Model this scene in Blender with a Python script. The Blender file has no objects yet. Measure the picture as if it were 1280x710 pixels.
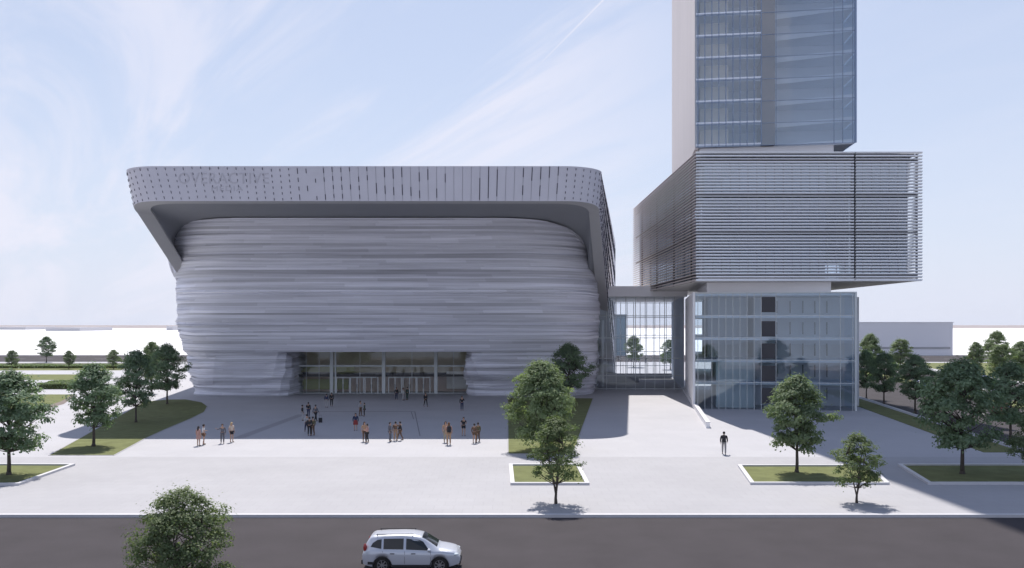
import bpy, math, random
from mathutils import Vector, Matrix, noise
R = math.radians
random.seed(7)
S = bpy.context.scene
COL = S.collection
H = 11.3; F = 1108.0; HZ = 405.0            # camera height, focal length (px of a 1280 frame), horizon row

# ------------------------------------------------------------------ camera, sky, sun, exposure
cam = bpy.data.cameras.new('camera'); co = bpy.data.objects.new('camera', cam); COL.objects.link(co)
cam.sensor_width = 36; cam.lens = 36*F/1280; cam.shift_y = (HZ-355)/1280
cam.clip_start = 0.5; cam.clip_end = 60000
co.location = (0, 0, H); co.rotation_euler = (R(90), 0, 0)
S.camera = co
S.view_settings.view_transform = 'Standard'; S.view_settings.look = 'None'
S.view_settings.exposure = 0.25; S.view_settings.gamma = 1
SUN = Vector((-0.03, 0.60, 1.0)).normalized()
sl = bpy.data.lights.new('sun', 'SUN'); sl.energy = 5.0; sl.angle = R(0.5); sl.color = (1.0, 0.94, 0.865)
so = bpy.data.objects.new('sun', sl); COL.objects.link(so); so.rotation_euler = SUN.to_track_quat('Z', 'Y').to_euler()
so.location = (0, 60, 160)

def N(nt, t, **kw):
    n = nt.nodes.new(t)
    for k, v in kw.items():
        if k.startswith('i_'):
            k2 = k[2:]; n.inputs[int(k2) if k2.isdigit() else k2].default_value = v
        else: setattr(n, k, v)
    return n
def pxdir(px, py): return Vector(((px-640)/F, 1.0, (HZ-py)/F)).normalized()

def make_world():
    w = bpy.data.worlds.new('World'); S.world = w; w.use_nodes = True
    nt = w.node_tree; nt.nodes.clear(); L = nt.links.new
    out = N(nt, 'ShaderNodeOutputWorld'); bg = N(nt, 'ShaderNodeBackground'); bg.inputs[1].default_value = 0.10
    sky = N(nt, 'ShaderNodeTexSky'); sky.sky_type = 'NISHITA'; sky.sun_disc = False
    sky.sun_elevation = math.asin(SUN.z); sky.sun_rotation = math.atan2(SUN.x, SUN.y)
    sky.air_density = 1.0; sky.dust_density = 0.6; sky.ozone_density = 3.0
    tc = N(nt, 'ShaderNodeTexCoord'); sep = N(nt, 'ShaderNodeSeparateXYZ'); L(tc.outputs['Generated'], sep.inputs[0])
    def M(op, a, b=None, c=None, clamp=False):
        n = N(nt, 'ShaderNodeMath', operation=op); n.use_clamp = clamp
        for i, v in enumerate((a, b, c)):
            if v is None: continue
            if isinstance(v, (int, float)): n.inputs[i].default_value = v
            else: L(v, n.inputs[i])
        return n.outputs[0]
    def MR(v, a, b, c=0, d=1):
        n = N(nt, 'ShaderNodeMapRange'); n.interpolation_type = 'SMOOTHSTEP'; L(v, n.inputs[0])
        for i, x in enumerate((a, b, c, d)): n.inputs[i+1].default_value = x
        return n.outputs[0]
    def MIX(f, a, b):
        n = N(nt, 'ShaderNodeMixRGB')
        if isinstance(f, (int, float)): n.inputs[0].default_value = f
        else: L(f, n.inputs[0])
        for i, v in ((1, a), (2, b)):
            if isinstance(v, tuple): n.inputs[i].default_value = v
            else: L(v, n.inputs[i])
        return n.outputs[0]
    z = sep.outputs[2]
    # pale veil in the air, thickest at the horizon
    veil = M('ADD', M('MULTIPLY', M('POWER', M('SUBTRACT', 1.0, M('MAXIMUM', z, 0.0), clamp=True), 5.0), 0.42), MR(z, 0.36, 0.72, 0.58, 0.0))
    hs = N(nt, 'ShaderNodeHueSaturation'); hs.inputs['Saturation'].default_value = 1.2; L(sky.outputs[0], hs.inputs['Color'])
    c1 = MIX(veil, hs.outputs[0], (6.3, 6.7, 8.0, 1))
    # cirrus streaks on a high plane
    zz = M('ADD', M('MAXIMUM', z, 0.0), 0.22)
    cx = M('DIVIDE', sep.outputs[0], zz); cy = M('DIVIDE', sep.outputs[1], zz)
    cmb = N(nt, 'ShaderNodeCombineXYZ'); L(cx, cmb.inputs[0]); L(cy, cmb.inputs[1])
    mp = N(nt, 'ShaderNodeMapping'); L(cmb.outputs[0], mp.inputs[0])
    mp.vector_type = 'TEXTURE'; mp.inputs['Rotation'].default_value = (0, 0, R(-52)); mp.inputs['Scale'].default_value = (2.3, 0.62, 1); mp.inputs['Location'].default_value = (1.3, 0.35, 0)
    n1 = N(nt, 'ShaderNodeTexNoise'); L(mp.outputs[0], n1.inputs['Vector'])
    n1.inputs['Scale'].default_value = 1.5; n1.inputs['Detail'].default_value = 9; n1.inputs['Roughness'].default_value = 0.62; n1.inputs['Distortion'].default_value = 0.9
    n2 = N(nt, 'ShaderNodeTexNoise'); L(cmb.outputs[0], n2.inputs['Vector'])
    n2.inputs['Scale'].default_value = 0.42; n2.inputs['Detail'].default_value = 3
    # more cloud towards the left of the view, clear on the right
    left = MR(M('ARCTAN2', sep.outputs[0], sep.outputs[1]), 0.26, -0.05, 0.12, 1.0)
    cl = M('MULTIPLY', MR(n1.outputs[0], 0.40, 0.62), M('MULTIPLY', left, MR(n2.outputs[0], 0.3, 0.6, 0.55, 1.0)))
    # contrail: a thin straight streak between two directions
    A = pxdir(762, -8); B = pxdir(600, 156); nn = A.cross(B).normalized(); tt = (A-B).normalized()
    dt = N(nt, 'ShaderNodeVectorMath', operation='DOT_PRODUCT'); L(tc.outputs['Generated'], dt.inputs[0]); dt.inputs[1].default_value = nn
    da = N(nt, 'ShaderNodeVectorMath', operation='DOT_PRODUCT'); L(tc.outputs['Generated'], da.inputs[0]); da.inputs[1].default_value = tt
    along = MR(da.outputs[1], B.dot(tt), A.dot(tt), 0, 1)
    wdt = M('MULTIPLY_ADD', along, 0.0014, 0.0006)
    line = M('SUBTRACT', 1.0, M('DIVIDE', M('ABSOLUTE', dt.outputs[1]), wdt), clamp=True)
    con = M('MULTIPLY', M('MULTIPLY', line, M('POWER', along, 0.6)), M('MULTIPLY', MR(sep.outputs[1], 0.0, 0.1), 0.85))
    tot = M('MAXIMUM', M('MULTIPLY', cl, 0.80), con)
    c2 = MIX(tot, c1, (7.3, 7.3, 8.3, 1))
    L(c2, bg.inputs[0]); L(bg.outputs[0], out.inputs[0])
make_world()

# ------------------------------------------------------------------ helpers
def G(px, py, z=0.0):
    D = (H-z)*F/(py-HZ); return ((px-640)*D/F, D)
def PX(px, D): return (px-640)*D/F
def PZ(py, D): return H+(HZ-py)*D/F

class MB:
    def __init__(s): s.v = []; s.f = []; s.m = []; s.c = []
    def poly(s, pts, mi=0, col=1.0):
        b = len(s.v); s.v += [tuple(p) for p in pts]; s.f.append(list(range(b, b+len(pts)))); s.m.append(mi); s.c.append(col)
    def box(s, x0, x1, y0, y1, z0, z1, mi=0, M=None):
        P = [Vector(p) for p in ((x0,y0,z0),(x1,y0,z0),(x1,y1,z0),(x0,y1,z0),(x0,y0,z1),(x1,y0,z1),(x1,y1,z1),(x0,y1,z1))]
        if M is not None: P = [M @ p for p in P]
        b = len(s.v); s.v += [tuple(p) for p in P]
        for q in ((0,3,2,1),(4,5,6,7),(0,1,5,4),(1,2,6,5),(2,3,7,6),(3,0,4,7)): s.f.append([b+i for i in q]); s.m.append(mi); s.c.append(1.0)
    def prism(s, pts, z0, z1, mi=0, bottom=True):
        n = len(pts); a = 0
        for i in range(n): a += pts[i][0]*pts[(i+1)%n][1]-pts[(i+1)%n][0]*pts[i][1]
        if a < 0: pts = pts[::-1]
        b = len(s.v); s.v += [(p[0],p[1],z0) for p in pts]+[(p[0],p[1],z1) for p in pts]
        s.f.append([b+n+i for i in range(n)]); s.m.append(mi); s.c.append(1.0)
        if bottom: s.f.append([b+n-1-i for i in range(n)]); s.m.append(mi); s.c.append(1.0)
        for i in range(n):
            j = (i+1)%n; s.f.append([b+i, b+j, b+n+j, b+n+i]); s.m.append(mi); s.c.append(1.0)
    def beam(s, a, b, w, d, mi=0, up=(0,0,1)):
        a = Vector(a); b = Vector(b); t = (b-a); L = t.length; t = t/L
        u = Vector(up); x = t.cross(u)
        if x.length < 1e-4: x = t.cross(Vector((0,1,0)))
        x.normalize(); y = x.cross(t)
        M = Matrix((x, t, y)).transposed().to_4x4(); M.translation = a
        s.box(-w/2, w/2, 0, L, -d/2, d/2, mi, M)
    def tube(s, pts, rads, n=8, mi=0, cap=True):
        base = len(s.v); prev = None
        for i, p in enumerate(pts):
            p = Vector(p); q = Vector(pts[min(i+1, len(pts)-1)]); o = Vector(pts[max(i-1, 0)]); t = (q-o).normalized()
            if prev is None:
                x = t.orthogonal().normalized()
            else:
                x = (prev-t*prev.dot(t)).normalized()
            prev = x; y = t.cross(x)
            for k in range(n):
                a = 2*math.pi*k/n; v = p+(x*math.cos(a)+y*math.sin(a))*rads[i]; s.v.append(tuple(v))
        for i in range(len(pts)-1):
            for k in range(n):
                a = base+i*n+k; b = base+i*n+(k+1)%n; s.f.append([a, b, b+n, a+n]); s.m.append(mi); s.c.append(1.0)
        if cap:
            s.f.append([base+k for k in range(n)][::-1]); s.m.append(mi); s.c.append(1.0)
            e = base+(len(pts)-1)*n; s.f.append([e+k for k in range(n)]); s.m.append(mi); s.c.append(1.0)
    def grid(s, rows, mi=0, col=1.0, flip=False):
        b = len(s.v); n = len(rows[0])
        for r in rows: s.v += [tuple(p) for p in r]
        for i in range(len(rows)-1):
            for k in range(n-1):
                q = [b+i*n+k, b+i*n+k+1, b+(i+1)*n+k+1, b+(i+1)*n+k]
                s.f.append(q[::-1] if flip else q); s.m.append(mi); s.c.append(col)
    def ell(s, c, r, nu=12, nv=8, mi=0, fn=None):
        rows = []
        for i in range(nv+1):
            th = math.pi*i/nv; row = []
            for k in range(nu+1):
                ph = 2*math.pi*k/nu
                p = Vector((c[0]+r[0]*math.sin(th)*math.cos(ph), c[1]+r[1]*math.sin(th)*math.sin(ph), c[2]-r[2]*math.cos(th)))
                row.append(fn(p) if fn else p)
            rows.append(row)
        s.grid(rows, mi)
    def mesh(s, name, mats, smooth=False, attr=False):
        me = bpy.data.meshes.new(name); me.from_pydata(s.v, [], s.f)
        for m in (mats if isinstance(mats, (list, tuple)) else [mats]): me.materials.append(m)
        if any(s.m): me.polygons.foreach_set('material_index', s.m)
        if attr:
            a = me.attributes.new('shade', 'FLOAT', 'FACE'); a.data.foreach_set('value', s.c)
        if smooth: me.polygons.foreach_set('use_smooth', [True]*len(s.f))
        me.update(); return me
    def build(s, name, mats, parent=None, smooth=False, attr=False, loc=None):
        return link(name, s.mesh(name, mats, smooth, attr), parent, loc)
def link(name, me, parent=None, loc=None):
    o = bpy.data.objects.new(name, me); COL.objects.link(o)
    if parent is not None: o.parent = parent
    if loc is not None: o.location = loc
    return o
def tag(o, label=None, cat=None, group=None, kind=None):
    if label: o['label'] = label
    if cat: o['category'] = cat
    if group: o['group'] = group
    if kind: o['kind'] = kind
    return o
def thing(name, label, cat, loc=(0,0,0), rz=0, group=None):
    o = bpy.data.objects.new(name, None); COL.objects.link(o); o.location = loc; o.rotation_euler = (0,0,rz); o.empty_display_size = .3
    return tag(o, label, cat, group)
def copy_tree(o, parent=None):
    c = o.copy(); COL.objects.link(c); c.parent = parent
    for ch in [x for x in o.children]: copy_tree(ch, c)
    return c

MATS = {}
def mat(name, col, rough=0.7, var=0.0, vscale=1.0, metal=0.0, spec=0.4, bump=0.0, bscale=20.0, attr=False, stretch=None, obj=True, coat=0.0):
    m = bpy.data.materials.new(name); m.use_nodes = True; nt = m.node_tree; L = nt.links.new
    p = nt.nodes['Principled BSDF']; c4 = (*col, 1)
    p.inputs['Base Color'].default_value = c4; p.inputs['Roughness'].default_value = rough; p.inputs['Metallic'].default_value = metal
    p.inputs['Specular IOR Level'].default_value = spec; p.inputs['Coat Weight'].default_value = coat
    tc = N(nt, 'ShaderNodeTexCoord'); mp = N(nt, 'ShaderNodeMapping'); L(tc.outputs['Object'], mp.inputs[0])
    if stretch: mp.inputs['Scale'].default_value = stretch
    cur = None
    if var > 0:
        n = N(nt, 'ShaderNodeTexNoise'); L(mp.outputs[0], n.inputs['Vector']); n.inputs['Scale'].default_value = vscale; n.inputs['Detail'].default_value = 6; n.inputs['Roughness'].default_value = 0.6
        r = N(nt, 'ShaderNodeMapRange'); L(n.outputs[0], r.inputs[0]); r.inputs[1].default_value = .25; r.inputs[2].default_value = .75; r.inputs[3].default_value = 1-var; r.inputs[4].default_value = 1+var
        v = N(nt, 'ShaderNodeVectorMath', operation='SCALE'); v.inputs[0].default_value = col; L(r.outputs[0], v.inputs['Scale']); cur = v.outputs[0]
    if attr:
        a = N(nt, 'ShaderNodeAttribute', attribute_name='shade')
        v = N(nt, 'ShaderNodeVectorMath', operation='SCALE'); L(a.outputs['Fac'], v.inputs['Scale'])
        if cur is not None: L(cur, v.inputs[0])
        else: v.inputs[0].default_value = col
        cur = v.outputs[0]
    if cur is not None: L(cur, p.inputs['Base Color'])
    if bump > 0:
        n = N(nt, 'ShaderNodeTexNoise'); L(mp.outputs[0], n.inputs['Vector']); n.inputs['Scale'].default_value = bscale; n.inputs['Detail'].default_value = 5
        b = N(nt, 'ShaderNodeBump'); b.inputs['Strength'].default_value = bump; b.inputs['Distance'].default_value = 0.05; L(n.outputs[0], b.inputs['Height']); L(b.outputs[0], p.inputs['Normal'])
    MATS[name] = m; return m
def glass(name, tint, base=0.10, rough=0.02):
    m = bpy.data.materials.new(name); m.use_nodes = True; nt = m.node_tree; nt.nodes.clear(); L = nt.links.new
    o = N(nt, 'ShaderNodeOutputMaterial'); t = N(nt, 'ShaderNodeBsdfTransparent'); t.inputs[0].default_value = (*tint, 1)
    g = N(nt, 'ShaderNodeBsdfGlossy'); g.inputs['Roughness'].default_value = rough; g.inputs[0].default_value = (.80,.90,1,1)
    fr = N(nt, 'ShaderNodeFresnel'); fr.inputs[0].default_value = 1.5
    ad = N(nt, 'ShaderNodeMath', operation='MULTIPLY_ADD'); L(fr.outputs[0], ad.inputs[0]); ad.inputs[1].default_value = 1.3; ad.inputs[2].default_value = base; ad.use_clamp = True
    mx = N(nt, 'ShaderNodeMixShader'); L(ad.outputs[0], mx.inputs[0]); L(t.outputs[0], mx.inputs[1]); L(g.outputs[0], mx.inputs[2]); L(mx.outputs[0], o.inputs[0])
    tc = N(nt, 'ShaderNodeTexCoord'); n = N(nt, 'ShaderNodeTexNoise'); L(tc.outputs['Object'], n.inputs['Vector']); n.inputs['Scale'].default_value = .35
    b = N(nt, 'ShaderNodeBump'); b.inputs['Strength'].default_value = .06; b.inputs['Distance'].default_value = .1; L(n.outputs[0], b.inputs['Height']); L(b.outputs[0], g.inputs['Normal'])
    return m
def paving(name, col, tile, joint=0.9, var=0.05):
    m = mat(name, col, .75, var, .12, spec=.25); nt = m.node_tree; L = nt.links.new; p = nt.nodes['Principled BSDF']
    src = p.inputs['Base Color'].links[0].from_socket
    tc = N(nt, 'ShaderNodeTexCoord'); br = N(nt, 'ShaderNodeTexBrick'); L(tc.outputs['Object'], br.inputs['Vector'])
    br.inputs['Scale'].default_value = 1; br.offset = 0.5
    br.inputs['Brick Width'].default_value = tile[0]; br.inputs['Row Height'].default_value = tile[1]; br.inputs['Mortar Size'].default_value = .012
    n5 = N(nt, 'ShaderNodeTexNoise'); L(tc.outputs['Object'], n5.inputs['Vector']); n5.inputs['Scale'].default_value = .9; n5.inputs['Detail'].default_value = 8; n5.inputs['Roughness'].default_value = .7
    br.inputs['Color1'].default_value = (1,1,1,1); br.inputs['Color2'].default_value = (.965,.965,.97,1); br.inputs['Mortar'].default_value = (joint,)*3+(1,)
    mu = N(nt, 'ShaderNodeMixRGB', blend_type='MULTIPLY'); mu.inputs[0].default_value = 1; L(src, mu.inputs[1]); L(br.outputs[0], mu.inputs[2]); L(mu.outputs[0], p.inputs['Base Color'])
    return m

m_plaza = paving('plaza_paving', (.405,.406,.435), (2.4,2.4), .84, .05)
m_walk = paving('footway_paving', (.358,.358,.382), (1.2,1.2), .82, .06)
m_kerb = mat('kerb_stone', (.55,.55,.58), .6, .06, 2)
m_asph = mat('asphalt', (.045,.040,.046), .85, .16, .35, bump=.3, bscale=30, spec=.2)
m_paint = mat('road_paint', (.7,.7,.7), .6, .1, 3)
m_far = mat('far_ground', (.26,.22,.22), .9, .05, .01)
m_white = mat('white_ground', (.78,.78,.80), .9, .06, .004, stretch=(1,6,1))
m_grass = mat('lawn', (.150,.165,.075), .95, .22, .8, bump=.6, bscale=14, spec=.1)
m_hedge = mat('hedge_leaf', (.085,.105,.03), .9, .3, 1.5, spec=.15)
m_strata = mat('strata_cladding', (.73,.74,.83), .5, .27, 1.0, attr=True, stretch=(.06,.06,4.5), spec=.4)
m_ribbon = mat('roof_panel', (.54,.535,.60), .5, .05, .3, spec=.4)
m_fascia = mat('fascia_grey', (.44,.44,.46), .6, .03, .3)
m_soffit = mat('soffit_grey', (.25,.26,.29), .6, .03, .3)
m_slot = mat('slot_dark', (.035,.035,.06), .5)
m_sign = mat('sign_letter', (.45,.445,.50), .5)
m_steel = mat('frame_white', (.62,.66,.68), .45, .03, 1)
m_steel2 = mat('frame_grey', (.33,.36,.42), .4, .03, 1)
m_dark = mat('dark_metal', (.045,.045,.055), .45)
m_brown = mat('shaft_brown', (.15,.10,.095), .5, .06, .5)
m_mull = mat('mullion_blue', (.20,.27,.42), .4)
m_band = mat('band_blue', (.72,.78,.88), .4, .04, 1)
m_core = mat('core_blue', (.66,.72,.82), .7, .06, .2)
m_beige = mat('beige_wall', (.85,.79,.70), .7, .05, .3)
m_wh = mat('white_panel', (.90,.89,.91), .55, .03, .3)
m_int = mat('interior_grey', (.66,.69,.74), .8, .08, .2)
m_intteal = mat('interior_teal', (.62,.72,.76), .7, .08, .3)
m_intdk = mat('interior_dark', (.10,.10,.11), .8, .1, .3)
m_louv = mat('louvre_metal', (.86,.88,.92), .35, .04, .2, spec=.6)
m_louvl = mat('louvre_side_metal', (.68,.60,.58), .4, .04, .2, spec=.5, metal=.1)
m_lob = mat('lobby_wall', (.62,.56,.44), .8, .12, .3)
m_lobg = mat('lobby_green', (.52,.55,.28), .8, .1, .3)
m_lobp = mat('lobby_pink', (.75,.62,.58), .8, .1, .4)
g_tower = glass('tower_glass', (.90,.94,.98), .15)
g_base = glass('base_glass', (.84,.91,.95), .10)
g_conn = glass('connector_glass', (.96,.98,1.0), .02)
g_ent = glass('entrance_glass', (.92,.93,.90), .02)
g_box = glass('box_glass', (.78,.86,.94), .32)

# ------------------------------------------------------------------ ground
def sheet(name, pts, z, m, kind='structure'):
    b = MB(); b.poly([(p[0],p[1],z) for p in pts]); 
    o = b.build(name, m); tag(o, kind=kind); return o
def rect(x0, x1, y0, y1): return [(x0,y0),(x1,y0),(x1,y1),(x0,y1)]
sheet('ground', rect(-7000,7000,-300,9000), -0.22, m_far)
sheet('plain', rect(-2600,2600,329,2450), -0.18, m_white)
YK = H*F/(642.5-HZ)               # kerb line of the main road
road = sheet('road', rect(-400,400,5,YK-.01), -0.15, m_asph)
sheet('unseen_ground', rect(-400,400,-290,-14), -0.1, mat('unseen_ground_pale', (.34,.35,.38), .8, .06, .1))  # unseen sheet behind the camera, added to pale the podium glass reflections
# far cross road and the diagonal avenue on the right
sheet('far_road', rect(-500,500,264,318), -0.16, m_asph)
def ax(D): return 54.0+.136*(D-139)     # near edge of the avenue
AVW = 38
sheet('avenue', [(ax(54)+.5,54),(ax(54)+AVW,54),(ax(264)+AVW,264),(ax(264)+.5,264)], -0.152, m_asph)
b = MB(); b.prism([(-400,YK),(ax(YK),YK),(ax(75.4),75.4),(-400,75.4)], -.3, 0.0); tag(b.build('footway', m_walk), kind='structure')
b = MB(); b.prism([(-400,75.4),(ax(75.4),75.4),(ax(264),264),(-400,264)], -.3, 0.0); tag(b.build('plaza', m_plaza), kind='structure')
b = MB(); b.prism([(ax(56)+AVW,56),(500,56),(500,264),(ax(264)+AVW,264)], -.3, 0.0); tag(b.build('east_footway', m_plaza), kind='structure')
b = MB(); b.box(-400, ax(YK), YK-.32, YK-.004, -.3, .03); tag(b.build('kerb', m_kerb), kind='structure')
b = MB()
b.beam((ax(YK)+.17,YK,-.06),(ax(264)+.17,264,-.06), .3, .2); b.beam((ax(YK)+AVW,YK,-.06),(ax(264)+AVW,264,-.06), .3, .2)
b.box(-400,-9,263.6,264.1,-.2,.05); b.box(-400,400,318.2,318.8,-.2,.05)
tag(b.build('avenue_kerb', m_kerb), kind='structure')
# lane markings
b = MB()
for k in range(14):
    for off in (9.5, 28.5):
        d0 = 70+14*k; x = ax(d0)+off
        b.poly([(x,d0,-.146),(x+.16,d0,-.146),(x+.16+.82,d0+6,-.146),(x+.82,d0+6,-.146)])
for x in range(-200, 220, 9): b.box(x, x+4, 291, 291.3, -.155, -.15)
tag(b.build('lane_marking', m_paint), kind='structure')
# avenue verges and median
def strip(o0, o1, d0, d1): return [(ax(d0)+o0,d0),(ax(d0)+o1,d0),(ax(d1)+o1,d1),(ax(d1)+o0,d1)]
b = MB(); b.prism(strip(-4.2,-.8,78,262), -.05, .05); tag(b.build('verge', m_grass), kind='structure')
b = MB(); b.prism(strip(17.2,20.8,62,262), -.2, .02); tag(b.build('median', m_grass), kind='structure')
sheet('east_lawn', strip(AVW+3,AVW+60,130,258), .006, m_grass)

def kerbed(name, label, pts, w=.28, h=.16, grass_z=.05):
    """raised lawn bed with a pale kerb round it"""
    t = thing(name, label, 'lawn bed', (0,0,0))
    n = len(pts); P = [Vector(p) for p in pts]; a = sum(P[i].x*P[(i+1)%n].y-P[(i+1)%n].x*P[i].y for i in range(n))
    if a < 0: P = P[::-1]
    I = []
    for i in range(n):
        e0 = (P[i]-P[i-1]).normalized(); e1 = (P[(i+1)%n]-P[i]).normalized()
        n0 = Vector((-e0.y,e0.x)); n1 = Vector((-e1.y,e1.x)); bb = (n0+n1).normalized(); I.append(P[i]+bb*w/max(.35,bb.dot(n0)))
    b = MB()
    for i in range(n):
        j = (i+1)%n
        b.poly([(*P[i],-.02),(*P[j],-.02),(*P[j],h),(*P[i],h)]); b.poly([(*P[i],h),(*P[j],h),(*I[j],h),(*I[i],h)]); b.poly([(*I[j],-.02),(*I[i],-.02),(*I[i],h),(*I[j],h)])
    b.build('kerb', m_kerb if h > .1 else m_walk, t)
    b = MB(); b.poly([(*p,grass_z) for p in I]); b.build('lawn', m_grass, t)
    return t
gp = lambda L: [G(x,y) for x, y in L]
kerbed('lawn_bed', 'leaf-shaped lawn bed on the left, half in the arena shadow', gp([(60,569.5),(143,569.5),(181,549),(207,537),(240,523),(256,515),(260,508),(253,503),(233,499.3),(211,499.5),(181,502),(152,518),(97,549)]), .12, .03, .02)
kerbed('lawn_bed', 'lawn bed with a raised white kerb at the left edge of the picture', gp([(-120,581),(94,582),(24,607),(-120,609)]), .3, .17)
kerbed('lawn_bed', 'large lawn bed under the two tall trees in front of the arena corner', gp([(634,567.5),(634,497),(742,498),(717,567.5)]), .12, .03, .02)
kerbed('lawn_bed', 'small kerbed lawn bed just behind the little tree at the kerb in mid-picture', gp([(636,582),(724,582),(737,606.5),(638,606.5)]), .3, .17)
kerbed('lawn_bed', 'sunlit kerbed lawn bed under the broad tree right of centre', gp([(922,583),(1088,583),(1112,606),(938,606)]), .3, .17)
kerbed('lawn_bed', 'shaded kerbed lawn bed at the right under the darkest big tree', gp([(1122,582),(1420,582),(1420,606),(1160,606)]), .3, .17)
# park at the left
sheet('park_lawn', [G(-200,475),G(96,475),G(110,468),G(-200,468)], .008, m_grass)
sheet('park_lawn', [G(-200,463),G(150,463),G(160,459),G(-200,459)], .008, m_grass)
sheet('park_lawn', [G(-200,512),G(50,512),G(82,500),G(92,493),G(-200,493)], .008, m_grass)
sheet('park_border', [G(-200,459),G(160,459),G(160,454),G(-200,454)], .008, mat('dark_border', (.07,.075,.035), .9, .2, 1))  # dark strip along the far side of the park lawns
sheet('path_shadow', [G(48,514),G(80,505),G(95,494),G(90,494),G(76,502),G(44,512)], .012, mat('path_shadow_brown', (.17,.14,.13), .9, .1, 1))  # shadow along the path edge, painted as a flat brown strip
# plaza lines
b = MB()
def gl(a, c, w): 
    A = Vector(G(*a)); C = Vector(G(*c)); t = (C-A).normalized(); n = Vector((-t.y,t.x))*w/2
    b.poly([(*(A-n),.004),(*(C-n),.004),(*(C+n),.004),(*(A+n),.004)])
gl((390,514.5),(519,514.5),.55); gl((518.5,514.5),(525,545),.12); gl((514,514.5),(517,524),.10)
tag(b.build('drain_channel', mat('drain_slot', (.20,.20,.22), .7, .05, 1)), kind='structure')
b = MB(); gl((298,547.5),(378,518),1.1); tag(b.build('diagonal_band', mat('diagonal_band_dark', (.29,.285,.31), .75, .05, 1)), kind='structure')  # wider, darker band drawn diagonally across the plaza

# ------------------------------------------------------------------ arena
arena = thing('arena_building', 'wide grey arena with rippled layered stone walls under a huge overhanging dark-soffited roof', 'arena', (-20,139,0))
AO = Vector((-20,139,0))
def A(mb): mb.v = [(v[0]-AO.x, v[1]-AO.y, v[2]-AO.z) for v in mb.v]; return mb
def lerp(a, b, t): return a+(b-a)*t
def interp(x, T):
    if x <= T[0][0]: return T[0][1]
    for (a, b), (c, d) in zip(T, T[1:]):
        if x <= c: return lerp(b, d, (x-a)/(c-a))
    return T[-1][1]
def upath(xl, xr, yf, r, fl, fr, yb=205, ns=12, na=18, nf=70, rl=None):
    """U in plan: rear left -> front left corner -> front -> front right corner -> rear right"""
    rl = rl or r; P = []
    xl0 = xl; 
    for i in range(ns):
        y = lerp(yb, yf+rl, i/ns); P.append(Vector((xl-fl*(y-yf-rl), y)))
    for i in range(na):
        a = math.pi/2*i/na; P.append(Vector((xl+rl-rl*math.cos(a), yf+rl-rl*math.sin(a))))
    for i in range(nf): P.append(Vector((lerp(xl+rl, xr-r, i/nf), yf)))
    for i in range(na): a = math.pi/2*i/na; P.append(Vector((xr-r+r*math.sin(a), yf+r-r*math.cos(a))))
    for i in range(ns+1):
        y = lerp(yf+r, yb, i/ns); P.append(Vector((xr+fr*(y-yf-r), y)))
    return P
def normals(P):
    out = []
    for i in range(len(P)):
        t = (P[min(i+1,len(P)-1)]-P[max(i-1,0)]).normalized(); out.append(Vector((t.y,-t.x)))
    return out
ZT = 25.9
def yfront(z): return 139-16.5*(max(0,z)/ZT)**1.25
def xleft(z): return interp(z, [(0,-51.8),(4,-52.2),(11,-53.1),(18,-52.2),(24,-52.3),(26,-51.9)])
def xright(z): return interp(z, [(0,13.3),(6,13.6),(14,13.8),(20,12.9),(26,12.0)])
def rad(z): return interp(z, [(0,7),(10,9),(20,12.5),(26,14.5)])
def body(z): return upath(xleft(z), xright(z), yfront(z), rad(z), .02, .10, 205)
def ztop(P): return interp(P.y, [(122.4,25.95),(124,25.8),(127,25.0),(131,23.2),(134,21.3),(138,18.6),(145,16.3),(170,9.5),(205,0.5)])
rs = random.Random(3)
LV = [0.0]
while LV[-1] < 27: LV.append(LV[-1]+rs.choice((.16,.2,.24,.28,.36,.46)))
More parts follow.
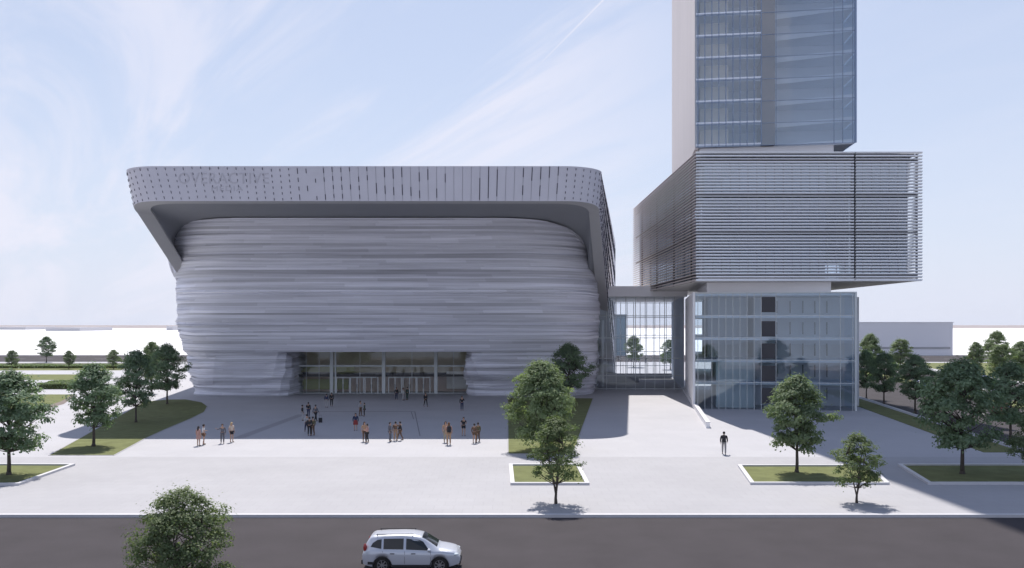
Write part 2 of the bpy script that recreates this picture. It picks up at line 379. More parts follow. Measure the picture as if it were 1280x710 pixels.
def strata(path, z0, z1, amp=1.0, clip=True, edge=None):
    b = MB()
    lev = [z for z in LV if z0 <= z <= z1]
    if lev[0] > z0+.05: lev.insert(0, z0)
    if lev[-1] < z1-.05: lev.append(z1)
    P0 = path(z0); n = len(P0)
    # arc length
    L = [0]
    for i in range(1, n): L.append(L[-1]+(P0[i]-P0[i-1]).length)
    ed = edge(P0) if edge else [0]*n
    def pt(zz, k, P, Nn, out, li):
        z = zz + ed[k]*.30*noise.noise(Vector((L[k]*.22, zz*.7, 3.1)))*min(1, (zz-z0)*2, (z1-zz)*2+.0)
        if clip: z = min(z, ztop(P[k]))
        o = out
        o += ((.26 if z1 < 8 else .10)*noise.noise(Vector((L[k]*.035, zz*.55, 9.7)))+.10*noise.noise(Vector((L[k]*.09, zz*1.7, 1.7)))+ed[k]*(.5 if z1 < 8 else .12)*noise.noise(Vector((L[k]*.28, zz*.9, 5.5))))*amp*min(1, .3+(z1-zz)*.8)
        q = P[k]+Nn[k]*o
        return Vector((q.x, q.y, z))
    for i in range(len(lev)-1):
        za, zb = lev[i], lev[i+1]
        Pa, Pb = path(za), path(zb); Na, Nb = normals(Pa), normals(Pb)
        base = rs.uniform(0, .15)*amp; tilt = rs.choice((.15,.3,.6,1.0,1.25))
        # blocks
        cuts = [rs.uniform(3, 14)]
        while cuts[-1] < L[-1]: cuts.append(cuts[-1]+rs.uniform(7, 15))
        cols = [rs.uniform(.88, 1.07) for _ in cuts]+[1]; offs = [rs.uniform(0, .07) for _ in cuts]+[0]
        lc = rs.choice((.78,.86,.92,.97,1.0,1.03,1.06))
        prev = None
        for k in range(n-1):
            bi = 0; mid = (L[k]+L[k+1])/2
            while cuts[bi] < mid and bi < len(cuts)-1: bi += 1
            def out(kk):
                e = ed[kk]; w = noise.noise(Vector((L[kk]*.35, za*1.3, 0)))
                return base+offs[bi]+w*(.03+(.22 if z1 < 8 else .08)*e)*amp+.10
            oa, ob = out(k), out(k+1)
            p0 = pt(za,k,Pa,Na,oa,i); p1 = pt(za,k+1,Pa,Na,ob,i); p2 = pt(zb,k+1,Pb,Nb,ob*tilt,i); p3 = pt(zb,k,Pb,Nb,oa*tilt,i)
            if (p3.z-p0.z) < .004 and (p2.z-p1.z) < .004: continue
            c = lc*cols[bi]
            b.poly([p0,p1,p2,p3], 0, c)
            # underside of the lap
            q0 = pt(za,k,Pa,Na,-.06,i); q1 = pt(za,k+1,Pa,Na,-.06,i)
            b.poly([q0,q1,p1,p0], 0, c*.95)
    return b
def edge_u(P):
    n = len(P); e = []
    for p in P:
        d = max(0, 1-(p.x-P[0].x)/11.0, 1-(P[-1].x-p.x)/15.0); e.append(min(1, d*1.2))
    return e
ZL = 7.05                              # head of the entrance opening
xo0, xo1 = PX(373,144.5), PX(587,144.5)
A(strata(body, ZL, ZT+.1, 1.0, True, edge_u)).build('stone_cladding', m_strata, arena, attr=True)
def wing(left):
    def f(z):
        P = body(z); yf = yfront(z); r = 1.9; Q = []
        if left:
            for p in P:
                if p.x < xo0-r-2: Q.append(p)
                else: break
            for i in range(9): Q.append(Vector((lerp(Q[0].x if 0 else xo0-r-2, xo0-r, i/9), yf)))
            for i in range(13): a = math.pi/2*i/12; Q.append(Vector((xo0-r+r*math.sin(a), yf+r*1.5-r*1.5*math.cos(a))))
            Q.append(Vector((xo0, 150)))
        else:
            Q.append(Vector((xo1, 150)))
            for i in range(13): a = math.pi/2*i/12; Q.append(Vector((xo1+r-r*math.cos(a), yf+r*1.5-r*1.5*math.sin(a))))
            for p in P:
                if p.x > xo1+r+.4 and len(Q) < 500:
                    if p.y < 200 or p.x > 0: Q.append(p)
        return Q
    return f
def fixed(path):                        # same number of stations at every height
    n0 = len(path(3.0))
    def resample(P):
        L = [0]
        for i in range(1, len(P)): L.append(L[-1]+(P[i]-P[i-1]).length)
        out = []; j = 0
        for i in range(n0*1):
            s = L[-1]*i/(n0-1)
            while j < len(L)-2 and L[j+1] < s: j += 1
            t = (s-L[j])/max(1e-6, L[j+1]-L[j]); out.append(P[j].lerp(P[j+1], t))
        return out
    return lambda z: resample(path(z))
def edge_l(P):
    n = len(P); L = [0]
    for i in range(1, n): L.append(L[-1]+(P[i]-P[i-1]).length)
    return [min(1, .25+max(0, 1-abs(p.x-xo0)/7, 1-abs(p.x-xo1)/7, 1-abs(p.x+52)/7, 1-abs(p.x-14)/7)) for p in P]
rs = random.Random(9)
A(strata(fixed(wing(True)), 0, ZL, 1.25, False, edge_l)).build('stone_cladding', m_strata, arena, attr=True)
A(strata(fixed(wing(False)), 0, ZL, 1.25, False, edge_l)).build('stone_cladding', m_strata, arena, attr=True)
b = MB(); b.box(xo0-7, xo1+7, yfront(ZL)+.25, 151, ZL-.02, ZL+.3); A(b).build('entrance_ceiling', m_fascia, arena)

# hood: outer ribbon, underside band, soffit, roof deck
YH = 105.0; ZR = 30.0; ZB = 25.9
HL, HR = -47.4, 11.1
hk = dict(ns=22, na=18, nf=70)
outT = upath(HL, HR, YH, 5.0, .16, .135, 205, **hk); 
outB = upath(HL+.8, HR-.25, YH+.25, 5.0, .16, .135, 205, **hk)
inB = upath(HL+1.85, HR-1.3, YH+2.7, 5.0, .16, .125, 205, **hk)
def zb(p): return max(-.1, ZB-max(0, p.y-110.0)*.275-(max(0,min(p.y-105.2,4.8))**2)*.03)
ribT = [(*p, ZR) for p in outT]; ribB = [(*p, zb(p)) for p in outB]; innB = [(*q, zb(p)+.02) for p, q in zip(outB, inB)]
b = MB(); nseg = 6
rows = [[tuple(Vector(a).lerp(Vector(c), k/nseg)) for a, c in zip(ribB, ribT)] for k in range(nseg+1)]
b.grid(rows); A(b).build('roof_ribbon', m_ribbon, arena, smooth=False)
b = MB(); b.grid([innB, ribB]); up = [(x, y, z+.35) for x, y, z in innB]; b.grid([up, innB]); A(b).build('fascia_band', m_fascia, arena)
# soffit: from the inner edge of the band to the head of the stone wall
def resamp(P, n):
    L = [0]
    for i in range(1, len(P)): L.append(L[-1]+(P[i]-P[i-1]).length)
    out = []; j = 0
    for i in range(n):
        s = L[-1]*i/(n-1)
        while j < len(L)-2 and L[j+1] < s: j += 1
        out.append(P[j].lerp(P[j+1], (s-L[j])/max(1e-6, L[j+1]-L[j])))
    return out
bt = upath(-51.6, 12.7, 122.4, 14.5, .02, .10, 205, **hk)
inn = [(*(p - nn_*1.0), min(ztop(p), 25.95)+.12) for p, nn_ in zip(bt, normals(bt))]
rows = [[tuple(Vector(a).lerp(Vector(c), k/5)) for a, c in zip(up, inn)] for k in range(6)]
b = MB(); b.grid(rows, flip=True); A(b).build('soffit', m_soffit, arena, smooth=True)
b = MB(); tp = [(p.x, p.y, ZR-.25) for p in outT]; b.poly(tp[::-1]); 
b.poly([(outT[0].x,205,ZR),(outT[-1].x,205,ZR),(outT[-1].x,205,-.1),(outT[0].x,205,-.1)])
A(b).build('roof_deck', m_fascia, arena)
b = MB(); b.grid([[(*p, ZR) for p in outT], [(*(p-n_*.5), ZR) for p, n_ in zip(outT, normals(outT))]], flip=True)
b.grid([[(*(p-n_*.5), ZR) for p, n_ in zip(outT, normals(outT))], [(*(p-n_*.5), ZR-.3) for p, n_ in zip(outT, normals(outT))]])
A(b).build('parapet_cap', m_ribbon, arena)
# slots and seams in the ribbon
b = MB(); rr = random.Random(5)
Lr = [0]
for i in range(1, len(outT)): Lr.append(Lr[-1]+(outT[i]-outT[i-1]).length)
NT = normals(outT)
def onrib(s, v, out=.012):
    j = 0
    while j < len(Lr)-2 and Lr[j+1] < s: j += 1
    t = (s-Lr[j])/(Lr[j+1]-Lr[j]); a = Vector(ribB[j]).lerp(Vector(ribB[j+1]), t); c = Vector(ribT[j]).lerp(Vector(ribT[j+1]), t)
    nn_ = NT[j].lerp(NT[min(j+1,len(NT)-1)], t); p = a.lerp(c, v); return Vector((p.x+nn_.x*out, p.y+nn_.y*out, p.z))
s = Lr[22]-26
while s < Lr[-1]-1:
    p = onrib(s, .5); px = 640+p.x*F/p.y; front = p.y < 112
    side = not front
    # seam, slightly sheared where the dashes lean
    sh = interp(px, [(160,-.5),(240,.0),(330,.15),(420,.1),(690,0),(720,.15),(750,.4)])
    if front and px > 400 and px < 700:
        pa, pb = onrib(s-sh*.5, 0.01), onrib(s+sh*.5, .99); b.beam(pa, pb, .022, .02, up=NT[0].to_3d())
    nd = 6; ln = .27; 
    if not side:
        if 370 < px < 470: nd, ln = 4, .55
        elif 470 <= px < 560: nd, ln = 2, 1.1
        elif 560 <= px < 645: nd, ln = 1, 3.2
        elif 645 <= px < 700: nd, ln = 2, 1.3
    ph = rr.uniform(-.06, .06)+.06*math.sin(px*.03)
    hgt = 4.1 if front else 4.1
    for k in range(nd):
        v = (k+.5)/nd+ph/nd*2; 
        if v > .96 or v < .03 or (nd > 1 and nd < 6 and rr.random() < .2): continue
        if 560 <= px < 645 and not side and rr.random() < .35: continue
        c = onrib(s+sh*(v-.5), v, .02)
        l2 = min(ln*rr.uniform(.8, 1.2), 3.8)/2; dz = l2/ (ZR-p.z+2.05 if False else 4.1)
        a1 = onrib(s+sh*(v-dz-.5), max(.01, v-dz), .02); a2 = onrib(s+sh*(v+dz-.5), min(.99, v+dz), .02)
        b.beam(a1, a2, .09 if not side else .07, .05)
    s += 1.035
A(b).build('panel_slots', m_slot, arena)
# faint relief lettering on the ribbon
def letters(body_, px0, px1, py0, py1, spacing=1.0):
    cu = bpy.data.curves.new('sign_letters', 'FONT'); cu.body = body_; cu.size = 1; cu.extrude = .006; cu.space_character = spacing
    t = bpy.data.objects.new('tmp', cu); COL.objects.link(t); dg = bpy.context.evaluated_depsgraph_get(); dg.update()
    me = bpy.data.meshes.new_from_object(t.evaluated_get(dg)); bpy.data.objects.remove(t)
    xs = [v.co.x for v in me.vertices]; ys = [v.co.y for v in me.vertices]
    D = YH+.05; X0, X1 = PX(px0,D), PX(px1,D); Z1, Z0 = PZ(py0,D), PZ(py1,D)
    for v in me.vertices:
        fx = (v.co.x-min(xs))/(max(xs)-min(xs)); fz = (v.co.y-min(ys))/(max(ys)-min(ys)); z = lerp(Z0, Z1, fz)
        v.co = Vector((lerp(X0, X1, fx), YH+.25*(ZR-z)/4.1-.03-v.co.z, z))-AO
    me.materials.clear(); me.materials.append(m_sign); link('sign_letters', me, arena)
letters('OVERACTIVE', 223, 336, 216, 229.5, 1.05)
letters('MEDIA', 264, 303, 232.5, 238.5, 1.2)

# entrance glazing
YG = 144.5; gx = lambda px: PX(px, YG); gz = lambda py: PZ(py, YG)
ent = MB(); ent.poly([(xo0,YG,0),(xo1,YG,0),(xo1,YG,ZL),(xo0,YG,ZL)]); ent = A(ent).build('entrance_glazing', g_ent, arena)
for px in (415,480,545): 
    b = MB(); b.box(gx(px)-.27, gx(px)+.27, YG-.45, YG-.05, 0, ZL-.03); A(b).build('column', m_steel, arena)
b = MB()
for px in (419.5,): b.box(gx(px)-.13, gx(px)+.13, YG-.2, YG-.02, 0, ZL-.03)
b.box(xo0, xo1, YG-.22, YG-.02, 4.35, 4.62); b.box(xo0, xo1, YG-.12, YG-.02, 0, .1)
for px in (383,399,450,515,567): b.box(gx(px)-.03, gx(px)+.03, YG-.1, YG-.01, 0, ZL-.03)
A(b).build('window_frame', m_steel, arena)
b = MB(); b.box(xo0, xo1, YG-.08, YG-.01, 2.72, 3.1); A(b).build('door_header', m_dark, arena)
for px in (429,446.5,464.5,494,512,529.5):
    d = MB(); w = 1.05; x = gx(px)
    for sx in (-1, 0, 1): d.box(x+sx*w-.07, x+sx*w+.07, YG-.16, YG-.085, 0, 2.6)
    d.box(x-w, x+w, YG-.155, YG-.09, 2.55, 2.68); o = A(d).build('door', m_steel, arena)
    h_ = MB(); h_.box(x-.12, x-.08, YG-.24, YG-.2, .8, 1.5); h_.box(x+.08, x+.12, YG-.24, YG-.2, .8, 1.5); h_ = A(h_).build('handle', m_dark, o)
b = MB(); b.box(xo0-.5, xo1+.5, YG+4, YG+4.4, 0, 2.6, 2); b.box(xo0-.5, xo1+.5, YG+3.8, YG+4.3, 2.6, 3.2, 3); b.box(xo0-.5, xo1+.5, YG+4, YG+4.4, 3.2, 7.4, 0)
b.box(xo0-.5, xo0+7.5, YG+3.4, YG+3.7, 0.4, 2.1, 1); b.box(xo0-.5, xo0+8.5, YG+3.4, YG+3.7, 3.3, 4.3, 1); b.box(xo0-.6,xo0-.3,YG,YG+4.4,0,7.4,0); b.box(xo1+.3,xo1+.6,YG,YG+4.4,0,7.4,0)
b.box(xo0-.5, xo1+.5, YG+.1, YG+4.4, 7.4, 7.6, 0); b.box(xo1-4, xo1-.5, YG+3.2, YG+3.6, .5, 3.4, 4)
A(b).build('lobby_wall', [m_lob, m_lobg, m_lobp, m_intdk, m_wh], arena)

# ------------------------------------------------------------------ glass link between arena and tower
YC = 152.7
conn = thing('glass_link_building', 'low glazed link building with a white flat roof between arena and tower', 'glass hall', (22,YC,0)); CO = Vector((22,YC,0))
def Cc(mb, O=CO): mb.v = [(v[0]-O.x, v[1]-O.y, v[2]-O.z) for v in mb.v]; return mb
cxl, cxr = 14.6, 29.6; YR = 190.0
cl = lambda y: 14.6+.12*(y-YC); cr = lambda y: cxr+.13*(y-YC)
b = MB(); b.prism([(cl(YC),YC-1.6),(cr(YC)+.3,YC-1.6),(cr(YR),YR+1),(cl(YR),YR+1)], 16.0, 17.75); Cc(b).build('roof', m_wh, conn)
b = MB(); b.poly([(cl(YC),YC,0),(cr(YC),YC,0),(cr(YC),YC,16),(cl(YC),YC,16)]); Cc(b).build('front_glazing', g_conn, conn)
b = MB(); b.poly([(cl(YR),YR,0),(cr(YR),YR,0),(cr(YR),YR,16),(cl(YR),YR,16)]); Cc(b).build('rear_glazing', g_conn, conn)
for nm, y, w in (('front_mullions',YC,.09),('rear_mullions',YR,.12)):
    b = MB(); n = 9 if y == YC else 11
    for i in range(n+1): x = lerp(cl(y), cr(y), i/n); b.box(x-w/2, x+w/2, y-.14, y-.01, 0, 16)
    for z in (.15, 2.4, 5.4, 8.9, 12.7, 15.8): b.box(cl(y), cr(y), y-.12, y-.02, z-.06, z+.06)
    Cc(b).build(nm, m_steel, conn)
b = MB(); b.poly([(cr(YC),YC,0),(cr(YR),YR,0),(cr(YR),YR,16),(cr(YC),YC,16)]); 
for i in range(16): y = lerp(YC, YR, i/15); b.box(cr(y)-.25, cr(y)-.1, y, y+.1, 0, 16)
Cc(b).build('side_wall', m_band, conn)
b = MB(); b.box(18.5, 24.5, 171, 171.3, 0, 1.1); Cc(b).build('counter', m_steel2, conn)
b = MB(); b.box(19, 33, 183, 183.1, 0, 1.1)
for k in range(8): b.box(19.5+k*1.7, 19.56+k*1.7, 182.9, 183, 1.1, 3.4)
Cc(b).build('railing', m_steel2, conn)
b = MB(); b.box(cl(YC)+1.5, cl(YC)+1.9, YC+6, YC+6.5, 0, 16);  Cc(b).build('column', m_steel, conn)

# ------------------------------------------------------------------ tower
TO = Vector((34,117,0))
tower = thing('tower_building', 'tall glass tower with a wide louvred box floating across its lower storeys', 'tower', TO)
def T(mb): return Cc(mb, TO)
FL = Vector((PX(869,118.4),118.4)); FR = Vector((PX(1069.5,115.3),115.3)); fd = (FR-FL).normalized(); W = (FR-FL).length
fn = Vector((fd.y,-fd.x))                    # outward (towards the camera)
def fp(u, back=0.0): return FL+fd*u-fn*back
def volume(z0, z1, flare, depth, nm, gm, floors, fh):
    RL = FL+Vector((flare,1))*depth; RR = FR+Vector((flare,1))*depth
    b = MB(); b.poly([(*FL,z0),(*FR,z0),(*FR,z1),(*FL,z1)]); T(b).build(nm+'_front_glazing', gm, tower)
    b = MB(); b.poly([(*FR,z0),(*RR,z0),(*RR,z1),(*FR,z1)]); b.poly([(*RR,z0),(*RL,z0),(*RL,z1),(*RR,z1)]); T(b).build(nm+'_side_glazing', gm, tower)
    b = MB()
    for z in floors:
        i0, i1 = fp(.12,.12), fp(W-.12,.12)
        b.prism([tuple(fp(.12,.2)),tuple(fp(8.55,1.1)),tuple(fp(10.4,3.1)),tuple(fp(W-.12,.25)),(RR.x-.1,RR.y-.1),(RL.x+.1,RL.y-.1)] if nm == 'shaft' else [tuple(i0),tuple(i1),(RR.x-.1,RR.y-.1),(RL.x+.1,RL.y-.1)], z-.18, z+.18)
    T(b).build(nm+'_floor_slabs', m_band, tower)
    return RL, RR
FH = 2.92
# upper shaft
Z0 = 34.9; Z1 = 131
fl_up = [Z0+.2+FH*k for k in range(33)]
RL, RR = volume(Z0, Z1, .10, 38, 'shaft', g_tower, fl_up, FH)
b = MB(); wl = Vector((-.25,0)); b.prism([tuple(FL+Vector((-.05,.0))), tuple(RL+Vector((-.05,0))), tuple(RL+Vector((.5,0))), tuple(FL+Vector((.45,.15)))], Z0-.3, Z1); T(b).build('west_wall', mat('stone_pink', (.60,.56,.56), .7, .05, .4, stretch=(1,1,.1)), tower)
b = MB()
u954, u972 = 8.55, 10.45
for k in range(10): 
    u = .35+k*(u954-.35)/9; p = fp(u,-.0); b.beam((*fp(u,.0),Z0),(*fp(u,.0),Z1), .09, .16)
for u in (u972, W-.35, W-1.6, W-2.7): b.beam((*fp(u),Z0),(*fp(u),Z1), .05, .14)
for z in fl_up:
    b.beam((*fp(.1,-.03),z-.2),(*fp(W-.1,-.03),z-.2), .05, .06)
b.beam((*fp(W),Z0),(*fp(W),Z1), .22, .22)
T(b).build('shaft_mullions', m_mull, tower)
b = MB()
for z in fl_up:
    b.beam((*fp(.1,.12),z+.02),(*fp(u954,1.0),z+.02), .08, .42); b.beam((*fp(.1,-.05),z+.06),(*fp(u954,-.05),z+.06), .03, .2); b.beam((*fp(u972,2.8),z+.02),(*fp(W-.2,.12),z+.02), .08, .62)
T(b).build('shaft_spandrel', m_band, tower)
b = MB(); b.poly([(*fp(u972,5.9),Z0),(*fp(W-.3,5.9),Z0),(*fp(W-.3,5.9),Z1-1),(*fp(u972,5.9),Z1-1)]); T(b).build('curtain_wall', m_core, tower)
b = MB(); q = [tuple(fp(u954+.05,.25)),tuple(fp(u972-.1,.25)),tuple(fp(u972-.1,5)),tuple(fp(u954+.05,5))]; b.prism(q, Z0+.1, Z1-1); T(b).build('lift_shaft', m_brown, tower)
b = MB(); q = [tuple(fp(.8,3.2)),tuple(fp(4.6,3.2)),tuple(fp(4.6,22)),tuple(fp(.8,22))]; b.prism(q, Z0, Z1-1, 0)
q = [tuple(fp(4.6,6)),tuple(fp(W-2.6,6)),tuple(fp(W-2.6,24)),tuple(fp(4.6,24))]; b.prism(q, Z0, Z1-1.2, 1); T(b).build('core_wall', [m_beige, m_core], tower)
# neck below the shaft
b = MB(); q = [tuple(fp(.6,.7)),tuple(fp(W-2.6,.7)),tuple(fp(W-2.6,20)),tuple(fp(.6,20))]; b.prism(q, 33, Z0-.05, 0); T(b).build('neck', m_wh, tower)
# podium
ZP = 15.5
fl_lo = [ZP-.25-2.95*k for k in range(6)]; fl_lo = [z for z in fl_lo if z > 1]
RL2, RR2 = volume(.02, ZP, .165, 34, 'podium', g_base, fl_lo, 2.95)
b = MB(); b.prism([tuple(FL+Vector((-.3,-.02))), tuple(RL2+Vector((-.3,0))), tuple(RL2), tuple(FL+Vector((.02,.05)))], 0, ZP+.05); T(b).build('podium_west_wall', m_wh, tower)
b = MB()
for k in range(10): u = .35+k*(u954-.35)/9; b.beam((*fp(u),0),(*fp(u),ZP), .05, .12)
for u in (u972, W-.35, W-1.9, W-4.5): b.beam((*fp(u),0),(*fp(u),ZP), .05, .12)
for z in fl_lo: b.beam((*fp(.1,-.03),z+.12),(*fp(W-.1,-.03),z+.12), .05, .07)
b.beam((*fp(W),0),(*fp(W),ZP), .26, .26); b.beam((*fp(0),ZP-.06),(*fp(W),ZP-.06), .3, .12)
T(b).build('podium_mullions', m_steel, tower)
b = MB()
for i, z in enumerate([ZP]+fl_lo[1:]): 
    b = MB(); q = [tuple(fp(u954+.05,-.04)),tuple(fp(u972-.1,-.04)),tuple(fp(u972-.1,.3)),tuple(fp(u954+.05,.3))]; b.prism(q, max(.15, z-2.95+.30), z-.62)
    T(b).build('dark_panel', m_dark, tower)
b = MB(); q = [tuple(fp(2.9,2.2)),tuple(fp(8.0,2.2)),tuple(fp(8.0,12)),tuple(fp(2.9,12))]; b.prism(q, 0, 6.3, 0)
q = [tuple(fp(2.2,9)),tuple(fp(7.8,9)),tuple(fp(7.8,22)),tuple(fp(2.2,22))]; b.prism(q, 6.4, ZP-.5, 1)
q = [tuple(fp(u972-1.9,7)),tuple(fp(W+2,7)),tuple(fp(W+2,24)),tuple(fp(u972-1.9,24))]; b.prism(q, 0, ZP-.5, 1)
for z in fl_lo+[.3]:
    for u in (11.5,13.3,15.0,16.6,18.2):
        b.beam((*fp(u,6.9),z+.5),(*fp(u,6.9),z+2.2), .12, .05, 2)
T(b).build('inner_wall', [m_intteal, m_int, m_intdk], tower)
b = MB(); q = [tuple(fp(1.6,.9)),tuple(fp(W-2.9,.9)),tuple(fp(W-2.9,24)),tuple(fp(1.6,24))]; b.prism(q, ZP-.02, 16.86, 0); T(b).build('podium_neck', m_wh, tower)
# louvred box
BX0, BX1, BY0, BY1, BZ0, BZ1 = PX(870.5,115), PX(1150,115), 115.0, 172.0, 16.9, 33.65
bl = lambda y: BX0-.006*(y-BY0)
box = MB(); box.prism([(BX0+.3,BY0+.3),(BX1-.2,BY0+.3),(BX1-.2,BY1),(bl(BY1)+.3,BY1)], BZ0-.03, BZ0+.35); box = T(box).build('box_soffit', mat('box_underside', (.55,.53,.52), .6, .03, .2), tower)
b = MB()
for z in (32.6, 28.05, 23.15): b.prism([(BX0+1.2,BY0+1.2),(BX1-1.2,BY0+1.2),(BX1-1.2,BY1-1),(bl(BY1)+1.2,BY1-1)], z-.28, z+.28)
b.prism([(BX0+.5,BY0+.5),(BX1-.5,BY0+.5),(BX1-.5,BY1-1),(bl(BY1)+.6,BY1-1)], BZ1-.5, BZ1-.1)
T(b).build('box_floor_slabs', m_intdk, tower)
b = MB()
for z in (32.6, 28.05, 23.15, 17.7): b.box(BX0+.4, BX1-.1, BY0+.42, BY0+.6, z-.16, z+.16); b.beam((BX0+.5,BY0+.6,z),(bl(BY1)+.5,BY1,z),.14,.3)
T(b).build('box_spandrel', m_dark, tower)
b = MB(); x0, x1, y0, y1 = BX0+1.1, BX1-1.1, BY0+1.1, BY1-1.2
for (a, c) in (((x0,y0),(x1,y0)),((x1,y0),(x1,y1)),((bl(y1)+1.1,y1),(x0,y0))): b.poly([(*a,BZ0+.3),(*c,BZ0+.3),(*c,BZ1-.4),(*a,BZ1-.4)])
T(b).build('box_glazing', g_box, tower)
b = MB(); b.box(BX0+7, PX(1045,115), BY0+4, BY1-5, BZ0+.4, BZ1-.6, 0); T(b).build('box_core_wall', m_int, tower)
b = MB(); nsl = 41
for k in range(nsl+1):
    z = BZ0+.12+k*(BZ1-BZ0-.24)/nsl
    if k == nsl: z += .02
    M_ = Matrix.Translation(Vector((0, BY0+.18, z))) @ Matrix.Rotation(R(-18), 4, 'X')
    th = .03 if min(abs(z-q) for q in (32.6, 28.05, 23.15)) < .205 else .075
    xj = PX(1069, BY0); b.box(BX0, xj-.13, -.16, .16, -th, th, 0, M_); b.box(xj+.13, BX1+.35, -.16, .16, -th, th, 0, M_)
b.box(BX0-.02, BX1+.36, BY0-.02, BY0+.42, BZ1-.06, BZ1+.02); b.box(BX0-.02, BX1+.2, BY0-.02, BY0+.4, BZ0-.02, BZ0+.06)
T(b).build('louvres', m_louv, tower)
b = MB()
for k in range(nsl+1):
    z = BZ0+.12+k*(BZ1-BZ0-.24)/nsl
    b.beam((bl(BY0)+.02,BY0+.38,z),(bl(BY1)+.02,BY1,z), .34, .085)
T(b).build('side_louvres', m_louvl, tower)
b = MB()
for k in range(nsl+1):
    z = BZ0+.12+k*(BZ1-BZ0-.24)/nsl
    b.beam((BX1+.12,BY0+.5,z),(BX1+.12,BY1,z), .30, .06)
T(b).build('side_louvres', m_louv, tower)
b = MB()
LP = [(PX(1069,115.5)-.09, .18, BY0+.38, .24), (BX0+.15, .25, BY0+.4, .25), (BX1-.3, .2, BY0+.4, .25)]+[(bl(y)+.22, .2, y, .25) for y in (119.5,132,147,163)]
for x, w, y, d in LP: b = MB(); b.box(x, x+w, y, y+d, BZ0+.02, BZ1-.1); T(b).build('louvre_post', m_dark, tower)
b = MB()
for k in range(24):
    x = lerp(BX0+1.2, BX1-1.2, k/23); b.box(x-.04, x+.04, BY0+.98, BY0+1.08, BZ0+.3, BZ1-.4)
for k in range(30):
    y = lerp(BY0+1.2, BY1-1.3, k/29); b.box(bl(y)+1.0, bl(y)+1.08, y-.04, y+.04, BZ0+.3, BZ1-.4)
T(b).build('box_mullions', m_steel2, tower)

# low wall running out from the link building
lw = MB(); P0 = Vector(G(855,489)); P1 = Vector(G(885,535)); lw.beam((*P0,.28),(*P1,.28), .4, .60)
lwt = thing('low_wall', 'low white wall running forward from the tower corner beside the sunlit paving', 'wall', (*P1,0)); 
lw.v = [(v[0]-P1.x, v[1]-P1.y, v[2]) for v in lw.v]; lw.build('wall', m_wh, lwt)
c = MB(); c.beam((P0.x-P1.x, P0.y-P1.y,.62),(0,-.1,.62), .5, .07); c.build('coping', m_kerb, lwt)

# ------------------------------------------------------------------ far buildings
def far_building(label, px0, px1, pyb, pyt, depth, m, nwin=0):
    D = H*F/(pyb-HZ); X0, X1 = PX(px0,D), PX(px1,D); Ht = PZ(pyt, D)
    t = thing('far_building', label, 'building', ((X0+X1)/2, D, 0)); w = (X1-X0)/2
    b = MB(); b.box(-w, w, 0, depth, -.2, Ht-.25); b.build('wall', m, t)
    b = MB(); b.box(-w-.25, w+.25, -.25, depth+.25, Ht-.25, Ht); b.build('roof', m, t)
    if nwin:
        b = MB(); b.box(-w+1, w-1, -.15, -.03, Ht*.18, Ht*.24); b.build('plinth_band', m_fascia, t)
    return t
m_farw = mat('far_white', (.88,.88,.93), .8, .03, .02)
far_building('long plain pale grey block beyond the trees right of the tower', 985, 1191, 443.5, 402.5, 40, m_farw, 1)
far_building('blue grey block seen through the glass link building', 745, 783, 444, 393, 30, mat('far_blue', (.22,.30,.36), .7, .05, .05))
far_building('pale low shed on the horizon, the longer one left of the arena', 57, 100, 413.5, 409, 120, mat('far_pale', (.55,.54,.57), .8))
far_building('pale low shed on the horizon at the left picture edge', -20, 32, 412, 408.5, 120, MATS['far_pale'])
far_building('tiny pale shed on the horizon touching the arena wall', 208, 216, 412.5, 407.6, 90, MATS['far_pale'])

# hedges in the park
leafcache = {}
def leaf_mat(name, c0, c1, trans=.35):
    m = bpy.data.materials.new(name); m.use_nodes = True; nt = m.node_tree; nt.nodes.clear(); L = nt.links.new
    o = N(nt, 'ShaderNodeOutputMaterial'); d = N(nt, 'ShaderNodeBsdfDiffuse'); t = N(nt, 'ShaderNodeBsdfTranslucent'); g = N(nt, 'ShaderNodeBsdfGlossy'); g.inputs['Roughness'].default_value = .55; g.inputs[0].default_value = (.5,.5,.5,1)
    a = N(nt, 'ShaderNodeAttribute', attribute_name='shade'); mx = N(nt, 'ShaderNodeMixRGB'); L(a.outputs['Fac'], mx.inputs[0]); mx.inputs[1].default_value = (*c0,1); mx.inputs[2].default_value = (*c1,1)
    L(mx.outputs[0], d.inputs[0])
    v = N(nt, 'ShaderNodeMixRGB', blend_type='MULTIPLY'); v.inputs[0].default_value = 1; L(mx.outputs[0], v.inputs[1]); v.inputs[2].default_value = (1.25,1.35,.7,1); L(v.outputs[0], t.inputs[0])
    s1 = N(nt, 'ShaderNodeMixShader'); s1.inputs[0].default_value = trans; L(d.outputs[0], s1.inputs[1]); L(t.outputs[0], s1.inputs[2])
    s2 = N(nt, 'ShaderNodeMixShader'); s2.inputs[0].default_value = .04; L(s1.outputs[0], s2.inputs[1]); L(g.outputs[0], s2.inputs[2]); L(s2.outputs[0], o.inputs[0])
    return m
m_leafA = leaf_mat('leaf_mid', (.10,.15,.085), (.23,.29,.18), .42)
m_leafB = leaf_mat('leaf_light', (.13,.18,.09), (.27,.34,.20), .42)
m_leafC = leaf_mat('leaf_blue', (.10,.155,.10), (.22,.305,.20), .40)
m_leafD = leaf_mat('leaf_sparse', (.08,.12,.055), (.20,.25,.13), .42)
m_bark = mat('bark', (.075,.062,.055), .9, .25, 6, bump=.5, bscale=30)
def leaf(b, p, n, s, rg, c):
    n = n.normalized(); x = n.orthogonal().normalized(); x = Matrix.Rotation(rg.uniform(0, 6.28), 3, n) @ x; y = n.cross(x)
    a = s*rg.uniform(.7, 1.25); w = a*.62
    b.poly([p-x*a*.5, p-y*w*.5+n*a*.08, p+x*a*.5, p+y*w*.5+n*a*.08], 0, c)
